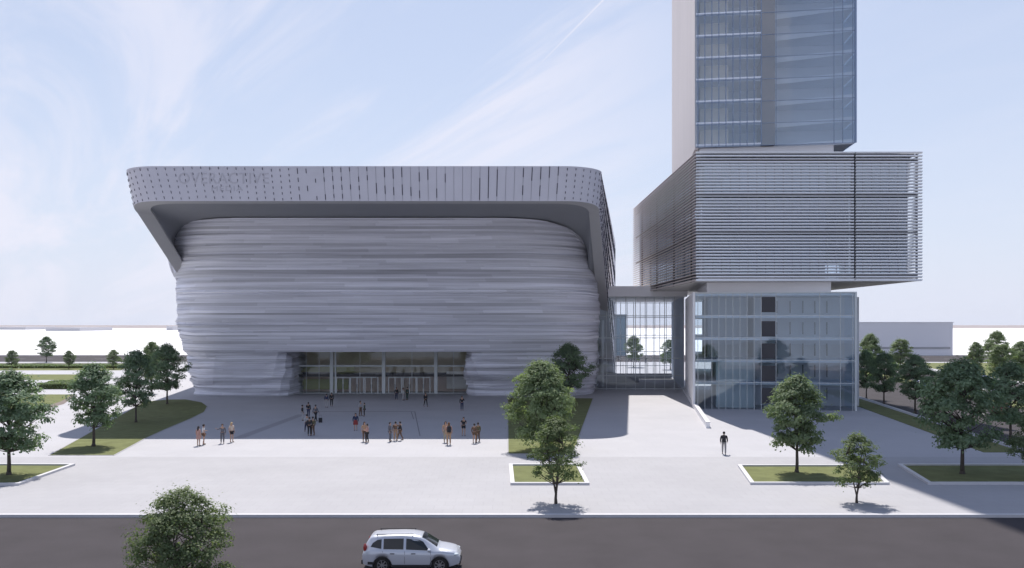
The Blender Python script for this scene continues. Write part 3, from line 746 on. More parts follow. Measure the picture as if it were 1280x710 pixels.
def bezier(a, c, d, n):
    out = []
    for i in range(n+1):
        t = i/n; out.append(a*(1-t)**2+c*2*t*(1-t)+d*t*t)
    return out
def tree_mesh(seed, ht, cw, trunk, leafm, nclump=90, nleaf=85, ls=.24, multi=False, shape='oval', sparse=0.0):
    """crown of leaf clumps carried by limbs; returns (trunk mesh, crown mesh)"""
    rg = random.Random(seed); tk = MB(); cr = MB()
    ch = ht-trunk; cc = trunk+ch*.5; rx = cw/2
    # trunk / stems
    stems = []
    if multi:
        for k in range(3):
            a = k*2.1+rg.uniform(-.4,.4); e = Vector((math.cos(a)*rx*.35, math.sin(a)*rx*.35, trunk+ch*.55))
            pts = bezier(Vector((0,0,trunk*.35)), Vector((e.x*.25,e.y*.25,trunk)), e, 7); stems.append(pts); tk.tube(pts, [lerp(.055,.02,i/7)*ht/5 for i in range(8)], 6)
        tk.tube([(0,0,-.1),(0,.02,trunk*.2),(0,0,trunk*.4)], [.10*ht/5,.075*ht/5,.065*ht/5], 8)
    else:
        wob = [Vector((rg.uniform(-.1,.1), rg.uniform(-.1,.1), 0))*(i*.25) for i in range(9)]
        pts = [Vector((0,0,-.1+(ht*.90+.1)*i/8))+wob[i] for i in range(9)]; stems.append(pts)
        tk.tube(pts, [lerp(.155,.02,(i/8)**.8)*ht/8 for i in range(9)], 8)
        tk.tube([(0,0,-.1),(0,0,.25)], [.24*ht/8,.15*ht/8], 8)
    def rad_at(f):   # crown radius over its height, f 0..1
        if shape == 'oval': return rx*math.sin(math.pi*min(1, f*.86+.13))**.62
        if shape == 'cone': return rx*max(.12, (1-f)**.75)*min(1, f*5+.5)
        return rx*math.sin(math.pi*min(1, f*.80+.16))**.5
    # lobes give the crown its uneven outline
    lobes = [(rg.uniform(0,6.28), rg.uniform(.1,.95), rg.uniform(.12,.26)) for _ in range(9)]
    clumps = []
    for i in range(nclump):
        f = rg.random()**.85; a = rg.uniform(0, 6.28); rr_ = rad_at(f)
        m = 1.0
        for la, lf, lm in lobes:
            da = (a-la+math.pi)%(2*math.pi)-math.pi; m += lm*math.exp(-(da/.5)**2-((f-lf)/.12)**2)
        m *= .86+.10*math.sin(a*3+f*9+seed)
        q = rg.random()**.45
        if rg.random() < sparse and q > .8: continue
        p = Vector((math.cos(a)*rr_*m*q, math.sin(a)*rr_*m*q, trunk+ch*(.04+.92*f)-q*q*.25)); clumps.append((p, q))
    for p, q in clumps:
        st = rg.choice(stems)
        if q > .35 and rg.random() < .62:
            # limb from the stem to the clump
            zz = max(trunk*.85, p.z-max(.3, (Vector((p.x,p.y)).length)*.75)); j = min(range(len(st)), key=lambda i: abs(st[i].z-zz)); s0 = st[j]
            mid = s0.lerp(p, .5)+Vector((0,0,-.12*(p-s0).length*.5)); tk.tube(bezier(s0, mid, p, 4), [x*ht/8 for x in (.05,.038,.028,.02,.01)], 5, cap=False)
        R_ = rg.uniform(.34,.62)*cw/5.2*(1.0 if not multi else .85); nl = int(nleaf*rg.uniform(.55,1.05)); tone = rg.uniform(.15,.85)
        outd = Vector((p.x, p.y, (p.z-cc)*.7)).normalized() if (abs(p.x)+abs(p.y)) > .01 else Vector((0,0,1))
        for k in range(nl):
            d = Vector((rg.gauss(0,1), rg.gauss(0,1), rg.gauss(0,1))); d.normalize(); rr2 = rg.random()**.4
            q3 = p+Vector((d.x*R_*1.25, d.y*R_*1.25, d.z*R_*.62-.12*abs(d.x)))*rr2
            nrm = (Vector((0,0,1))*.75+d*.7+outd*.45+Vector((rg.gauss(0,.35), rg.gauss(0,.35), rg.gauss(0,.3))))
            leaf(cr, q3, nrm, ls, rg, min(1, max(0, tone+rg.uniform(-.3,.3))))
        for k in range(int(nl*.08)):  # stray sprigs beyond the clump
            d = Vector((rg.gauss(0,1), rg.gauss(0,1), rg.gauss(0,.7))).normalized(); leaf(cr, p+d*R_*rg.uniform(1.2,1.75), d+Vector((0,0,.8)), ls*.8, rg, tone)
    return tk.mesh('trunk', m_bark, smooth=True), cr.mesh('crown', leafm, attr=True)
def place_tree(meshes, px, py, label, size=1.0, rz=0, z=.03, group=None, name='tree', xy=None, leafm=None, wide=1.0):
    x, y = xy or G(px, py); t = thing(name, label, 'tree', (x, y, z), rz, group); t.scale = (size*wide, size*wide, size)
    link('trunk', meshes[0], t); c = link('crown', meshes[1], t)
    if leafm: c.material_slots[0].link = 'OBJECT'; c.material_slots[0].material = leafm
    return t
big1 = tree_mesh(11, 8.0, 5.9, 1.9, m_leafC, 150, 85, .25)
big2 = tree_mesh(23, 8.0, 5.4, 1.9, m_leafA, 150, 85, .25)
big3 = tree_mesh(31, 8.0, 5.6, 1.7, m_leafA, 140, 90, .25, shape='cone2')
lit1 = tree_mesh(47, 8.2, 6.2, .9, m_leafB, 240, 110, .24, shape='oval')
sml1 = tree_mesh(53, 5.7, 3.7, 1.5, m_leafD, 120, 62, .16, multi=True, sparse=.3)
sml2 = tree_mesh(61, 4.6, 3.5, 1.1, m_leafD, 110, 62, .15, multi=True, sparse=.3)
near = tree_mesh(71, 5.0, 4.3, .9, m_leafD, 250, 95, .115, multi=True, sparse=.2)
TG = 'street trees along the avenue'
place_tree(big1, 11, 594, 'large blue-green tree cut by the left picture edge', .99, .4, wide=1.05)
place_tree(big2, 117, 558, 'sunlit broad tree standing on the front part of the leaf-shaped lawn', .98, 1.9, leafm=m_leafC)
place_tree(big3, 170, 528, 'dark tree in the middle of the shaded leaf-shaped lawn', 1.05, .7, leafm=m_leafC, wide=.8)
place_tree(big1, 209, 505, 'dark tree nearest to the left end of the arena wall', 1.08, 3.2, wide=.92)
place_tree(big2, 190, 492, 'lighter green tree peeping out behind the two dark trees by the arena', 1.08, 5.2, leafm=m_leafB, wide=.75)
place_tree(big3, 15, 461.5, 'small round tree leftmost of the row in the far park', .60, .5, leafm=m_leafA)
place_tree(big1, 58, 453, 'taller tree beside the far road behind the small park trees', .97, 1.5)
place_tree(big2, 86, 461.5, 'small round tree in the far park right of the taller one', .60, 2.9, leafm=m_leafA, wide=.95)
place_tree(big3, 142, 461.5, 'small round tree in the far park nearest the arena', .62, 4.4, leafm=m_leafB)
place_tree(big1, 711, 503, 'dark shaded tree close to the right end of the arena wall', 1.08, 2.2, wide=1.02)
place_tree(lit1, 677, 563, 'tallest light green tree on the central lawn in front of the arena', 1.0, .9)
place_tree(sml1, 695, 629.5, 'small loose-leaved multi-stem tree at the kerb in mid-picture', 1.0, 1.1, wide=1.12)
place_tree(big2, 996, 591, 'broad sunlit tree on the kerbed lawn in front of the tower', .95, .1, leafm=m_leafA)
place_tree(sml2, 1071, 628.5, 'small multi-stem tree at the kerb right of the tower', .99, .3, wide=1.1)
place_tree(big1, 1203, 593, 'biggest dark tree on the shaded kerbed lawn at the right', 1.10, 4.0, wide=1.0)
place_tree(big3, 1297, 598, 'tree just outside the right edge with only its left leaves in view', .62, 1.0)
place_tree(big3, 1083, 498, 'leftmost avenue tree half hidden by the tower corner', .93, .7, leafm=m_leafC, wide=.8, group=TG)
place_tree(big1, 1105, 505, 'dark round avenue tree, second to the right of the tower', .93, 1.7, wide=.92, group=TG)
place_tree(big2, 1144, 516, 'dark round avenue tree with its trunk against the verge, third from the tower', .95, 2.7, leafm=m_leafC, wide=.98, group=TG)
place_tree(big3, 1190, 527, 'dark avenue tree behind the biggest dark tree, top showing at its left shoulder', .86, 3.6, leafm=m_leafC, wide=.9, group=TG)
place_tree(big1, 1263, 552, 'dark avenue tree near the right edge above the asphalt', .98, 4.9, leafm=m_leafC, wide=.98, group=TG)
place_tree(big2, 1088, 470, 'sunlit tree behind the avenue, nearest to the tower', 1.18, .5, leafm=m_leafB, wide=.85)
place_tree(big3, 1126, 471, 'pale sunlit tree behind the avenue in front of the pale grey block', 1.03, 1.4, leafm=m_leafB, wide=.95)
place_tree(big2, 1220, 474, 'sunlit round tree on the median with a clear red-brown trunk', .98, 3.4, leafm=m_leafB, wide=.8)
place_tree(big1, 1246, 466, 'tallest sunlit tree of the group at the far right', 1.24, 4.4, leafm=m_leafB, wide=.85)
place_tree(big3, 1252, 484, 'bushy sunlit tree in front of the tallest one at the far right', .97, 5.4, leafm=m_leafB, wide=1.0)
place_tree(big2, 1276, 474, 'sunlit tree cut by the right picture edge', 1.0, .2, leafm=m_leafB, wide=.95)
place_tree(near, 228, 766, 'nearest tree, its crown rising over the road at the bottom left', 1.02, .8)
place_tree(big2, 792, 459, 'tree seen through the glass link building, the left one', 1.05, 1.2, leafm=m_leafA)
place_tree(big3, 838, 462, 'tree seen through the glass link building, the right one', .95, 2.2, leafm=m_leafA)
b = None
def hedge(label, x0, x1, y0, y1, h, seed, cnt):
    rg = random.Random(seed); b = MB(); xa, ya = (x0+x1)/2, (y0+y1)/2
    for k in range(cnt):
        x = rg.uniform(x0, x1); y = rg.uniform(y0, y1); hh = h*(.75+.35*noise.noise(Vector((x*.35, y*.35, seed))))
        z = hh*rg.random()**.4; leaf(b, Vector((x-xa, y-ya, z)), Vector((rg.gauss(0,.5), rg.gauss(0,.5)-.3, 1)), .42, rg, rg.random())
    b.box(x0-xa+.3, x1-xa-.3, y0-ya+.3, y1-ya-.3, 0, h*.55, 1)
    o = b.build('hedge', [m_leafB, m_hedge], None, attr=True, loc=(xa,ya,0)); tag(o, label, 'hedge')
x0, y0 = G(45,486.5); x1, _ = G(92,486.5); hedge('rounded olive hedge between two pale paths in the park', x0, x1, y0, y0+6, 1.35, 4, 5200)
x0, y0 = G(-60,461); x1, _ = G(165,461); hedge('long low hedge along the far side of the park', x0, x1, y0+2, y0+8, 1.1, 5, 9000)

# ------------------------------------------------------------------ people
def skin(vs, es, rads, roots, sub=1):
    me = bpy.data.meshes.new('sk'); me.from_pydata(vs, es, []); o = bpy.data.objects.new('sk', me); COL.objects.link(o)
    md = o.modifiers.new('s', 'SKIN'); md.use_smooth_shade = True; md.branch_smoothing = .4
    for i, r in enumerate(rads):
        rr2 = r if isinstance(r, tuple) else (r, r); sv = me.skin_vertices[0].data[i]; sv.radius = rr2; sv.use_root = i in roots
    if sub: ms = o.modifiers.new('u', 'SUBSURF'); ms.levels = sub; ms.render_levels = sub
    dg = bpy.context.evaluated_depsgraph_get(); dg.update(); out = bpy.data.meshes.new_from_object(o.evaluated_get(dg)); bpy.data.objects.remove(o)
    out.polygons.foreach_set('use_smooth', [True]*len(out.polygons)); return out
class Fig:
    def __init__(s): s.v = []; s.e = []; s.r = []; s.roots = set()
    def chain(s, pts, rads, start=None):
        prev = start
        for p, r in zip(pts, rads):
            s.v.append(tuple(p)); s.r.append(r); i = len(s.v)-1
            if prev is None: s.roots.add(i)
            else: s.e.append((prev, i))
            prev = i
        return prev
    def mesh(s, sub=1): return skin(s.v, s.e, s.r, s.roots, sub)
def pose(kind):
    """joint positions; the figure faces -Y"""
    J = dict(pel=Vector((0,0,.94)), wa=Vector((0,.0,1.08)), ch=Vector((0,-.01,1.28)), nb=Vector((0,.01,1.44)), nk=Vector((0,0,1.51)), hd=Vector((0,-.02,1.60)), top=Vector((0,-.01,1.69)))
    st = {'stand': (.0,.0), 'walk': (.26,-.24), 'talk': (.05,-.04), 'phone': (.0,.03), 'reach': (.10,-.10)}[kind]
    for s, d in ((1, st[0]), (-1, st[1])):
        J['hip', s] = Vector((.09*s, 0, .90)); J['kn', s] = Vector((.105*s, -d*.55-.03, .49)); J['an', s] = Vector((.11*s, -d+(.05 if d < 0 else 0), .085)); J['toe', s] = Vector((.125*s, -d-.15, .035))
        J['sh', s] = Vector((.18*s, .01, 1.40))
        if kind == 'walk': e = Vector((.24*s, .02+d*.35, 1.13)); h = Vector((.24*s, d*.8-.06, .90))
        elif kind == 'talk' and s == 1: e = Vector((.25, -.04, 1.13)); h = Vector((.16, -.25, 1.15))
        elif kind == 'phone' and s == 1: e = Vector((.25, -.10, 1.16)); h = Vector((.12, -.20, 1.42))
        elif kind == 'reach' and s == -1: e = Vector((-.34, -.06, 1.22)); h = Vector((-.50, -.20, 1.34))
        else: e = Vector((.245*s, .03, 1.12)); h = Vector((.235*s, -.06, .87))
        J['el', s] = e; J['ha', s] = h
    return J
def fig_parts(kind, cloth):
    J = pose(kind); f = Fig()
    p = f.chain([J['pel']], [(.15,.11)]); f.roots = {p}
    c = f.chain([J['wa'], J['ch']], [(.13,.095),(.155,.11)], p); nb = f.chain([J['nb']], [(.09,.07)], c)
    k = f.chain([J['nk'], J['hd']+Vector((0,0,-.03)), J['hd']+Vector((0,0,.03)), J['top']], [.052,(.072,.088),(.076,.096),(.05,.066)], nb)
    f.chain([J['hd']+Vector((0,-.075,-.01)), J['hd']+Vector((0,-.115,-.02))], [.022,.011])
    for s in (1,-1): f.chain([J['hd']+Vector((.068*s,.005,-.005)), J['hd']+Vector((.088*s,.012,.01))], [.018,.010])
    for s in (1,-1):
        a = f.chain([J['sh',s], J['el',s], J['ha',s]], [.058,.042,.028], c)
        d = (J['ha',s]-J['el',s]).normalized(); sd = d.cross(Vector((0,0,1))); sd = sd.normalized() if sd.length > .1 else Vector((0,1,0))
        if abs(d.z) > .7: sd = Vector((0,1,0))
        pm = J['ha',s]+d*.07; f.chain([pm], [(.034,.02)], a)
        nrm = d.cross(sd)
        for q, ln in ((-.028,.062),(-.010,.075),(.010,.070),(.027,.052)):
            b0 = pm+sd*q; f.chain([b0, b0+d*ln*.55+nrm*.006*s, b0+d*ln+nrm*.022*s], [.0095,.009,.007])
        f.chain([J['ha',s]+d*.02, J['ha',s]+d*.045-sd*.045, J['ha',s]+d*.08-sd*.055], [.013,.011,.009])
        f.chain([J['hip',s], J['kn',s], J['an',s], J['toe',s]], [.082,.055,.038,(.036,.026)], p)
    P = {'body': f.mesh(1)}
    f = Fig(); p = f.chain([J['pel']+Vector((0,0,.02))], [(.165,.125)]); c = f.chain([J['wa'], J['ch']], [(.155,.12),(.18,.135)], p); f.chain([J['nb']-Vector((0,0,.01))], [(.10,.08)], c)
    for s in (1,-1):
        if cloth == 'tee': f.chain([J['sh',s], J['sh',s].lerp(J['el',s], .65)], [.075,.062], c)
        else: f.chain([J['sh',s], J['el',s], J['ha',s].lerp(J['el',s], .08)], [.078,.06,.042], c)
    P['top'] = f.mesh(1)
    f = Fig(); p = f.chain([J['pel']+Vector((0,0,.03))], [(.158,.12)]); 
    for s in (1,-1): f.chain([J['hip',s], J['kn',s], J['an',s]+Vector((0,0,.02))], [.10,.074,.056], p)
    P['trousers'] = f.mesh(1)
    f = Fig(); p = f.chain([J['pel']+Vector((0,0,.03))], [(.158,.12)])
    for s in (1,-1): f.chain([J['hip',s], J['hip',s].lerp(J['kn',s], .6)], [.105,.088], p)
    P['shorts'] = f.mesh(1)
    b = MB(); rows = []
    for z, w, d in ((1.06,.145,.11),(.95,.18,.14),(.80,.215,.17),(.60,.24,.20)):
        rows.append([Vector((w*math.cos(a*math.pi/10)*(1+.04*math.sin(a*2.5)), -.01+d*math.sin(a*math.pi/10), z)) for a in range(21)])
    b.grid(rows); P['skirt'] = b.mesh('skirt', [], smooth=True)
    for s in (1,-1):
        f = Fig(); f.chain([J['an',s]+Vector((0,.05,-.04)), J['an',s]+Vector((0,-.03,-.035)), J['toe',s]+Vector((0,-.03,0))], [.042,.046,.034])
        P['shoe',s] = f.mesh(1)
    def hm(long):
        b = MB(); c = J['hd']
        def fnn(p):
            if p.y < c.y-.03 and p.z < c.z+.05: p = Vector((p.x*.9, c.y-.03, p.z))
            return p
        b.ell((c.x, c.y+.018, c.z+.028), (.098,.112,.108), 12, 8, 0, fnn)
        if long: b.ell((c.x, c.y+.085, c.z-.12), (.098,.05,.20), 10, 8)
        return b.mesh('hair', [], smooth=True)
    P['hair'] = hm(False); P['long_hair'] = hm(True)
    return P
CM = {}
def cm(c):
    if c not in CM: CM[c] = mat('cloth_%d' % len(CM), c, .85, .1, 8)
    return CM[c]
skinm = [mat('skin_tone', (.42,.26,.19), .6), mat('skin_tone_dark', (.20,.12,.085), .6)]
BL=(.02,.02,.026); NV=(.03,.04,.09); GY=(.12,.12,.14); WH=(.62,.62,.62); TN=(.36,.24,.16); OL=(.12,.11,.06); BR=(.13,.08,.055); PK=(.42,.25,.22); DG=(.03,.06,.05); LG=(.38,.38,.40); RD=(.25,.04,.04); BD=(.50,.38,.20); DK=(.035,.03,.03)
protos = {}
def person(px, py, label, kind='stand', top=BL, bot=NV, low='trousers', hair=DK, lng=False, rz=0, h=1.0, sk=0, cloth='long', group='people standing on the plaza', bag=None):
    key = (kind, cloth)
    if key not in protos: protos[key] = fig_parts(kind, cloth)
    P = protos[key]; x, y = G(px, py)
    body_ = link('person', P['body'], None, (x, y, .012)); body_.rotation_euler = (0,0,rz); body_.scale = (h*1.1,h*1.1,h*1.08)
    tag(body_, label, 'person', group)
    def put(nm, me, m, par=body_):
        o = link(nm, me, par)
        if not me.materials: me.materials.append(m)
        o.material_slots[0].link = 'OBJECT'; o.material_slots[0].material = m; return o
    if not P['body'].materials: P['body'].materials.append(skinm[0])
    body_.material_slots[0].link = 'OBJECT'; body_.material_slots[0].material = skinm[sk]
    put('shirt' if cloth == 'tee' else 'jacket', P['top'], cm(top)); put(low, P[low], cm(bot)); put('shoe', P['shoe',1], cm(DK)); put('shoe', P['shoe',-1], cm(DK)); put('hair', P['long_hair' if lng else 'hair'], cm(hair))
    if bag:
        b = MB(); b.box(-.15,.15,-.09,.09,0,.42); b.ell((0,0,.42),(.15,.09,.07),10,6)
        b.build('backpack', cm(bag), body_, loc=(0,.20,1.0))
    return body_
person(248,557.5,'woman in dusty pink with long black hair, leftmost of the plaza crowd','stand',PK,PK,'skirt',DK,True,2.7,.98,cloth='tee')
person(254.5,556,'person in a white shirt and brown shorts beside the woman in pink','talk',WH,BR,'shorts',DK,False,2.2,1.03,cloth='tee')
person(278,554.5,'person all in dark grey with one arm stretched out left','reach',GY,GY,'trousers',DK,False,.3,1.0)
person(289.5,553,'blonde person in a pale top and dark shorts in the left foreground','stand',(.55,.45,.38),BL,'shorts',BD,True,.9,1.03,cloth='tee')
person(378,526,'person in a black jacket and light trousers at the left of the largest group','stand',BL,LG,'trousers',DK,False,2.0)
person(385.5,522,'person in black between the light trousers and the grey coat','talk',BL,NV,'trousers',DK,False,3.0)
person(394.5,527,'person in a long grey coat beside the small dark suitcase','walk',GY,BL,'trousers',DK,False,2.6,1.05)
person(383.5,540,'person in a pale jacket and dark trousers at the front of the largest group','walk',LG,NV,'trousers',DK,False,3.6)
person(386.8,545,'person in black trousers nearest the camera in the largest group','stand',BL,BL,'trousers',DK,False,3.1,1.03)
person(391,544.5,'person in an olive jacket and tan trousers in the largest group','talk',OL,BR,'trousers',DK,False,4.0,1.03)
person(408,509.5,'person in a dark top and pale trousers, left of the pair by the entrance','stand',NV,LG,'trousers',DK,False,2.9)
person(414.5,508,'person all in black, right of the pair by the entrance','stand',BL,BL,'trousers',DK,False,3.2,1.02)
person(450.5,520,'person in a light top among the pair behind the red skirt','talk',LG,BR,'trousers',DK,False,1.0)
person(455.5,520.5,'shorter person in dark green next to the light top','stand',DG,BL,'trousers',DK,False,5.0,.9)
person(444.5,538.5,'person in a navy top and dark red skirt in the middle of the plaza','stand',NV,RD,'skirt',DK,True,.2)
person(455.5,552,'person with long dark hair and a tan top at the shadow edge','stand',TN,BR,'trousers',DK,True,.5,1.02,cloth='tee')
person(459,553.5,'person in a pale brown top behind the long-haired one at the shadow edge','talk',PK,BL,'trousers',DK,False,4.6,.97)
person(487.5,552,'person in grey, left of the trio at the shadow edge','stand',GY,GY,'trousers',DK,False,1.3)
person(494.5,551,'person raising an arm, middle of the trio at the shadow edge','reach',BR,TN,'trousers',DK,False,3.4,1.0)
person(500,550.5,'person in a dark brown jacket, right of the trio at the shadow edge','walk',DK,BR,'trousers',DK,False,4.9,.98)
person(495.5,500,'person in dark blue, left of the three by the doors','stand',BL,NV,'trousers',DK,False,.4)
person(504,500.5,'person in white, middle of the three by the doors','talk',WH,LG,'trousers',DK,False,1.6)
person(509,500,'person in dark green, right of the three by the doors','stand',DG,DG,'trousers',DK,False,4.2,1.04)
person(532,508.5,'lone person all in black right of the three by the doors','walk',BL,BL,'trousers',DK,False,.5,1.02)
person(577.5,513.5,'lone person in black by the right stone wing of the arena','phone',BL,NV,'trousers',DK,False,.1,1.03)
person(557,553,'person in a tan top holding both hands up beside a taller friend','phone',TN,(.3,.27,.2),'trousers',DK,True,.3,1.08,cloth='tee')
person(561,556,'tall person in a pale top and beige trousers with a black bag','stand',PK,TN,'trousers',(.16,.08,.04),True,3.3,1.12,bag=BL,cloth='tee')
person(579.5,545,'person in a black shirt and dark shorts inside the shadow','talk',BL,BL,'shorts',DK,False,.2,1.02,cloth='tee')
person(593,554,'person in a brown jacket and shorts, left of the rightmost pair','stand',BR,BR,'shorts',DK,False,2.8,1.0)
person(597.5,552.5,'person in an olive top, right of the rightmost pair','talk',OL,BR,'trousers',DK,False,3.8,1.0)
person(905,568,'lone person in a black hooded jacket and grey trousers on the sunlit paving','walk',BL,(.28,.27,.28),'trousers',DK,False,2.9,1.06,bag=BL,group='')
for i, (px, py, lab) in enumerate(((773,452,'leftmost'),(786.5,452,'second from the left'),(789.5,452.5,'third from the left'),(797,453,'fourth from the left'),(807,454,'rightmost'))):
    person(px, py, lab+' of the tiny dark figures behind the glass link', ('stand','walk','talk','walk','stand')[i], BL, NV, 'trousers', DK, False, i*1.3, 1.0, group='people far behind the glass link')
# small suitcase
x, y = G(400.5,528.5); t = thing('suitcase', 'small dark suitcase on the paving beside the grey coat', 'suitcase', (x,y,.01), .3)
b = MB(); b.box(-.2,.2,-.12,.12,.05,.55); b.build('shell', cm(BL), t); b = MB(); b.box(-.12,-.1,-.01,.01,.55,.85); b.box(.1,.12,-.01,.01,.55,.85); b.box(-.12,.12,-.01,.01,.85,.88); b.build('handle', cm(GY), t)
b = MB()
for sx in (-.15,.15):
    for sy in (-.08,.08): b.ell((sx,sy,.03),(.03,.02,.03),8,5)
b.build('wheels', cm(DK), t)

# ------------------------------------------------------------------ cars
m_car = mat('car_paint_silver', (.56,.59,.66), .28, .0, spec=.6, metal=.25, coat=.6)
m_carb = mat('car_paint_blue', (.03,.06,.25), .3, .0, spec=.6, coat=.6)
m_carw = mat('car_paint_white', (.7,.7,.72), .3, .0, spec=.6, coat=.6)
m_carr = mat('car_paint_red', (.35,.03,.03), .3, .0, spec=.6, coat=.6)
m_carg = mat('car_glass', (.015,.02,.025), .08, .0, spec=.5)
m_rub = mat('tyre_rubber', (.02,.02,.02), .85); m_trim = mat('black_trim', (.025,.025,.03), .6); m_rim = mat('rim_metal', (.35,.36,.38), .35, metal=.8)
m_lamp = mat('lamp_lens', (.60,.66,.70), .1, spec=.9); m_tail = mat('tail_lens', (.35,.02,.02), .2, spec=.8)
def make_car(label, m, loc, rz, group=None):
    t = thing('parked_car' if False else 'car', label, 'car', loc, rz, group)
    xs = sorted(set([round(-2.26+i*4.52/64, 4) for i in range(65)]))
    ZT_ = [(-2.26,.82),(-2.22,.98),(-2.16,1.10),(-2.05,1.36),(-1.93,1.55),(-1.80,1.62),(-1.2,1.665),(-.4,1.68),(.1,1.665),(.42,1.60),(.62,1.52),(.9,1.34),(1.22,1.13),(1.30,1.085),(1.6,1.04),(1.95,.97),(2.12,.90),(2.2,.80),(2.26,.66)]
    BT = [(-2.26,.78),(-2.15,.95),(-1.8,1.02),(-1,1.01),(0,.99),(1.0,.96),(1.5,.95),(1.95,.88),(2.15,.78),(2.26,.62)]
    HW = [(-2.26,.70),(-2.15,.82),(-1.9,.885),(-1.2,.905),(0,.91),(1.2,.905),(1.7,.88),(2.0,.80),(2.15,.72),(2.26,.58)]
    def z0(x):
        z = interp(abs(x), [(1.8,.27),(2.26,.38)])
        for xc in (-1.31, 1.33):
            d = abs(x-xc)
            if d < .41: z = max(z, .30+math.sqrt(.41**2-d*d)*1.0)
        return z
    def prof(x):
        zt, zbt, hw = interp(x, ZT_), interp(x, BT), interp(x, HW); zbt = min(zbt, zt-.03); k = min(1, max(0, (zt-zbt)/.5))
        cab = lerp(.88, .74, k); zs = z0(x); zm = max(zs+.03, .58); zb2 = max(zbt, zm+.04)
        zu = max(zb2+.02, zt-.075*k-.015)
        return [(zs, hw*.965), (zs+.06, hw*.985), (zm+.02, hw), ((zm+zb2)/2+.02, hw*.995), (zb2, hw*.975), (zb2+.02*1, hw*.95), (zu, hw*cab), (zt-.012, hw*cab*.86), (zt, hw*cab*.5), (zt+.004, 0)]
    b = MB()
    for s in (1,-1):
        rows = [[(x, s*y, z) for z, y in prof(x)] for x in xs]; b.grid(rows, flip=(s < 0))
    for x in (xs[0], xs[-1]):
        P = prof(x); ring = [(x, y, z) for z, y in P]+[(x, -y, z) for z, y in P[::-1][1:]]; b.poly(ring if x > 0 else ring[::-1])
    me = b.mesh('body', m, smooth=True)
    body_ = link('body', me, t); 
    def side_patch(poly, s, out=.010):       # polygon given as (x, fraction between belt and roof edge) -> surface of the greenhouse
        pts = []
        for x, f in poly:
            P = prof(x); (za, ya), (zc, yc) = P[5], P[6]; pts.append((x, s*(lerp(ya, yc, f)+out), lerp(za, zc, f)+.002))
        return pts if s < 0 else pts[::-1]
    for s in (1,-1):
        for poly in ([(-1.86,.30),(-1.36,.10),(-1.36,.88),(-1.55,.84),(-1.76,.60)],[(-1.26,.08),(-.34,.08),(-.34,.90),(-1.26,.90)],[(-.22,.08),(.86,.08),(.80,.30),(.56,.86),(.40,.90),(-.22,.90)]):
            b = MB(); b.poly(side_patch(poly, s)); b.build('window', m_carg, t)
        b = MB(); bx = side_patch([(-1.31,.05),(-1.31,.92)], s, .012)
        b = MB(); o = s*.925
        for x in (-.95, .02): b.box(x, x+.2, min(o,o-s*.03), max(o,o-s*.03), .86, .895)
        b.build('door_handle', m_trim, t)
        b = MB(); b.ell((.86, s*1.0, 1.06), (.09,.10,.075), 10, 6); b.box(.82,.9, min(s*.86,s*.98), max(s*.86,s*.98), 1.0, 1.04); b.build('mirror', m, t)
        b = MB(); b.beam((-1.6,s*.60,1.70),(.1,s*.60,1.71),.035,.03); b.beam((-1.55,s*.60,1.63),(-1.6,s*.60,1.70),.03,.03); b.beam((.1,s*.60,1.71),(.05,s*.60,1.65),.03,.03); b.build('roof_rail', m_trim, t)
        b = MB(); b.box(-1.98,-1.74,min(s*.90,s*.84),max(s*.90,s*.84),.38,.50); b.box(-.88,.90,min(s*.915,s*.86),max(s*.915,s*.86),.25,.37)
        for xc in (-1.31,1.33):
            for k in range(14):
                a0, a1 = math.pi*k/14, math.pi*(k+1)/14; r0, r1 = .41, .455
                q = [(xc+r0*math.cos(a0), s*.918, .30+r0*math.sin(a0)), (xc+r1*math.cos(a0), s*.912, .30+r1*math.sin(a0)), (xc+r1*math.cos(a1), s*.912, .30+r1*math.sin(a1)), (xc+r0*math.cos(a1), s*.918, .30+r0*math.sin(a1))]; b.poly(q if s > 0 else q[::-1])
        b.build('side_cladding', m_trim, t)
        b = MB(); b.ell((2.03, s*.66, .80), (.17,.16,.075), 12, 8); b.build('headlight', m_lamp, t)
        b = MB(); b.ell((-2.12, s*.74, 1.12), (.085,.08,.19), 10, 8); b.build('tail_light', m_tail, t)
        # seams
        b = MB()
        for x in (-1.30,-.28,.92):
            P = prof(x); b.beam((x, s*(P[2][1]+.004), .42),(x, s*(P[4][1]+.004), P[4][0]-.01), .012, .012, up=(1,0,0))
        b.build('door_seam', m_trim, t)
    def top_patch(xa, xb, fa, n=6, up_=.012):
        rows = []
        for i in range(n+1):
            x = lerp(xa, xb, i/n); P = prof(x); w = P[7][1]*fa; zt = P[8][0]
            rows.append([(x, w*q, lerp(P[9][0], P[7][0], abs(q)**2)+up_) for q in (-1,-.7,-.35,0,.35,.7,1)])
        return rows
    b = MB(); b.grid(top_patch(.50,1.20,1.0), flip=True); b.build('windscreen', m_carg, t, smooth=True)
    b = MB(); b.grid(top_patch(-2.13,-1.96,.92), flip=True); b.build('rear_window', m_carg, t, smooth=True)
    b = MB(); b.box(-2.30,-2.20,-.72,.72,.36,.55); b.box(2.2,2.275,-.6,.6,.30,.46); b.box(2.22,2.285,-.36,.36,.60,.68); b.box(-2.0,2.0,-.78,.78,.24,.5); b.build('bumper_trim', m_trim, t)
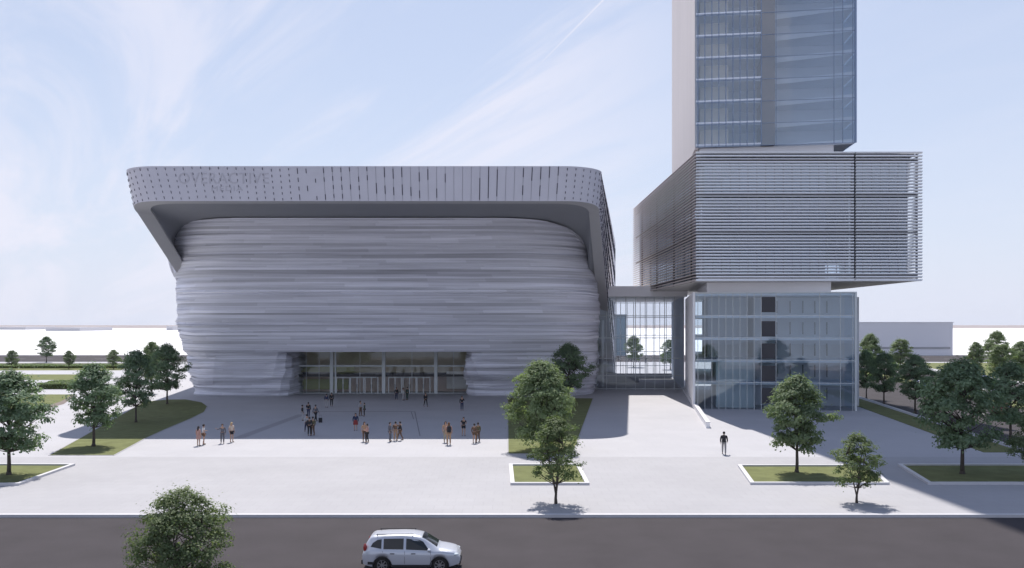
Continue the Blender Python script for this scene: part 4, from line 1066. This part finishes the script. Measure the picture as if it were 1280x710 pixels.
    for xc in (-1.31,1.33):
        for s in (1,-1):
            b = MB(); ring = []
            for r, yy in ((.20,.10),(.24,.115),(.33,.11),(.355,.06),(.355,-.06),(.33,-.11),(.2,-.1)):
                ring.append([(r*math.cos(a*math.pi/14), yy*s, r*math.sin(a*math.pi/14)) for a in range(29)])
            b.grid(ring); w = b.build('wheel', m_rub, t, smooth=True, loc=(xc, s*.80, .355))
            b = MB()
            for k in range(7):
                a = k*2*math.pi/7; b.beam((.03*math.cos(a), s*.10, .03*math.sin(a)), (.215*math.cos(a), s*.10, .215*math.sin(a)), .05, .03, up=(0,1,0))
            b.ell((0,s*.09,0),(.06,.03,.06),10,6)
            b.grid([[(r*math.cos(a*math.pi/12), s*yy, r*math.sin(a*math.pi/12)) for a in range(25)] for r, yy in ((.19,.03),(.215,.115),(.235,.118))])
            b.build('rim', m_rim, w)
    return t
carD = H*F/(712-HZ)+.9
car = make_car('silver estate car driving right on the road at the bottom of the picture', m_car, (PX(516,carD), carD, -.15), 0)
def car_copy(label, m, px, py, rz, group='cars on the avenue'):
    c = copy_tree(car); tag(c, label, 'car', group); x, y = G(px, py, -.15); c.location = (x, y, -.15); c.rotation_euler = (0,0,rz)
    for ch in c.children:
        if ch.name.split('.')[0] in ('body','mirror'): ch.material_slots[0].link = 'OBJECT'; ch.material_slots[0].material = m
    return c
av = math.pi/2-.136
car_copy('blue car on the avenue behind the right-hand trees', m_carb, 1228, 480, av)
car_copy('white car on the avenue glimpsed between the dark trees at the right', m_carw, 1234, 494, av)
car_copy('red car on the avenue glimpsed beside the last dark tree', m_carr, 1252, 520, av+math.pi)
car_copy('blue car on the avenue half hidden by the third avenue tree', m_carb, 1152, 487, av+math.pi)

# ------------------------------------------------------------------ air
b = MB(); b.box(-7100, 7100, -400, 9200, -1.3, 134); hz = b.build('haze', bpy.data.materials.new('haze_air')); tag(hz, kind='stuff')
hm_ = hz.data.materials[0]; hm_.use_nodes = True; nt = hm_.node_tree; nt.nodes.clear()
o_ = N(nt, 'ShaderNodeOutputMaterial'); v_ = N(nt, 'ShaderNodeVolumePrincipled'); v_.inputs['Density'].default_value = .00005; v_.inputs['Color'].default_value = (.9,.93,1,1); v_.inputs['Anisotropy'].default_value = 0.2
nt.links.new(v_.outputs[0], o_.inputs['Volume'])
S.render.engine = 'CYCLES'
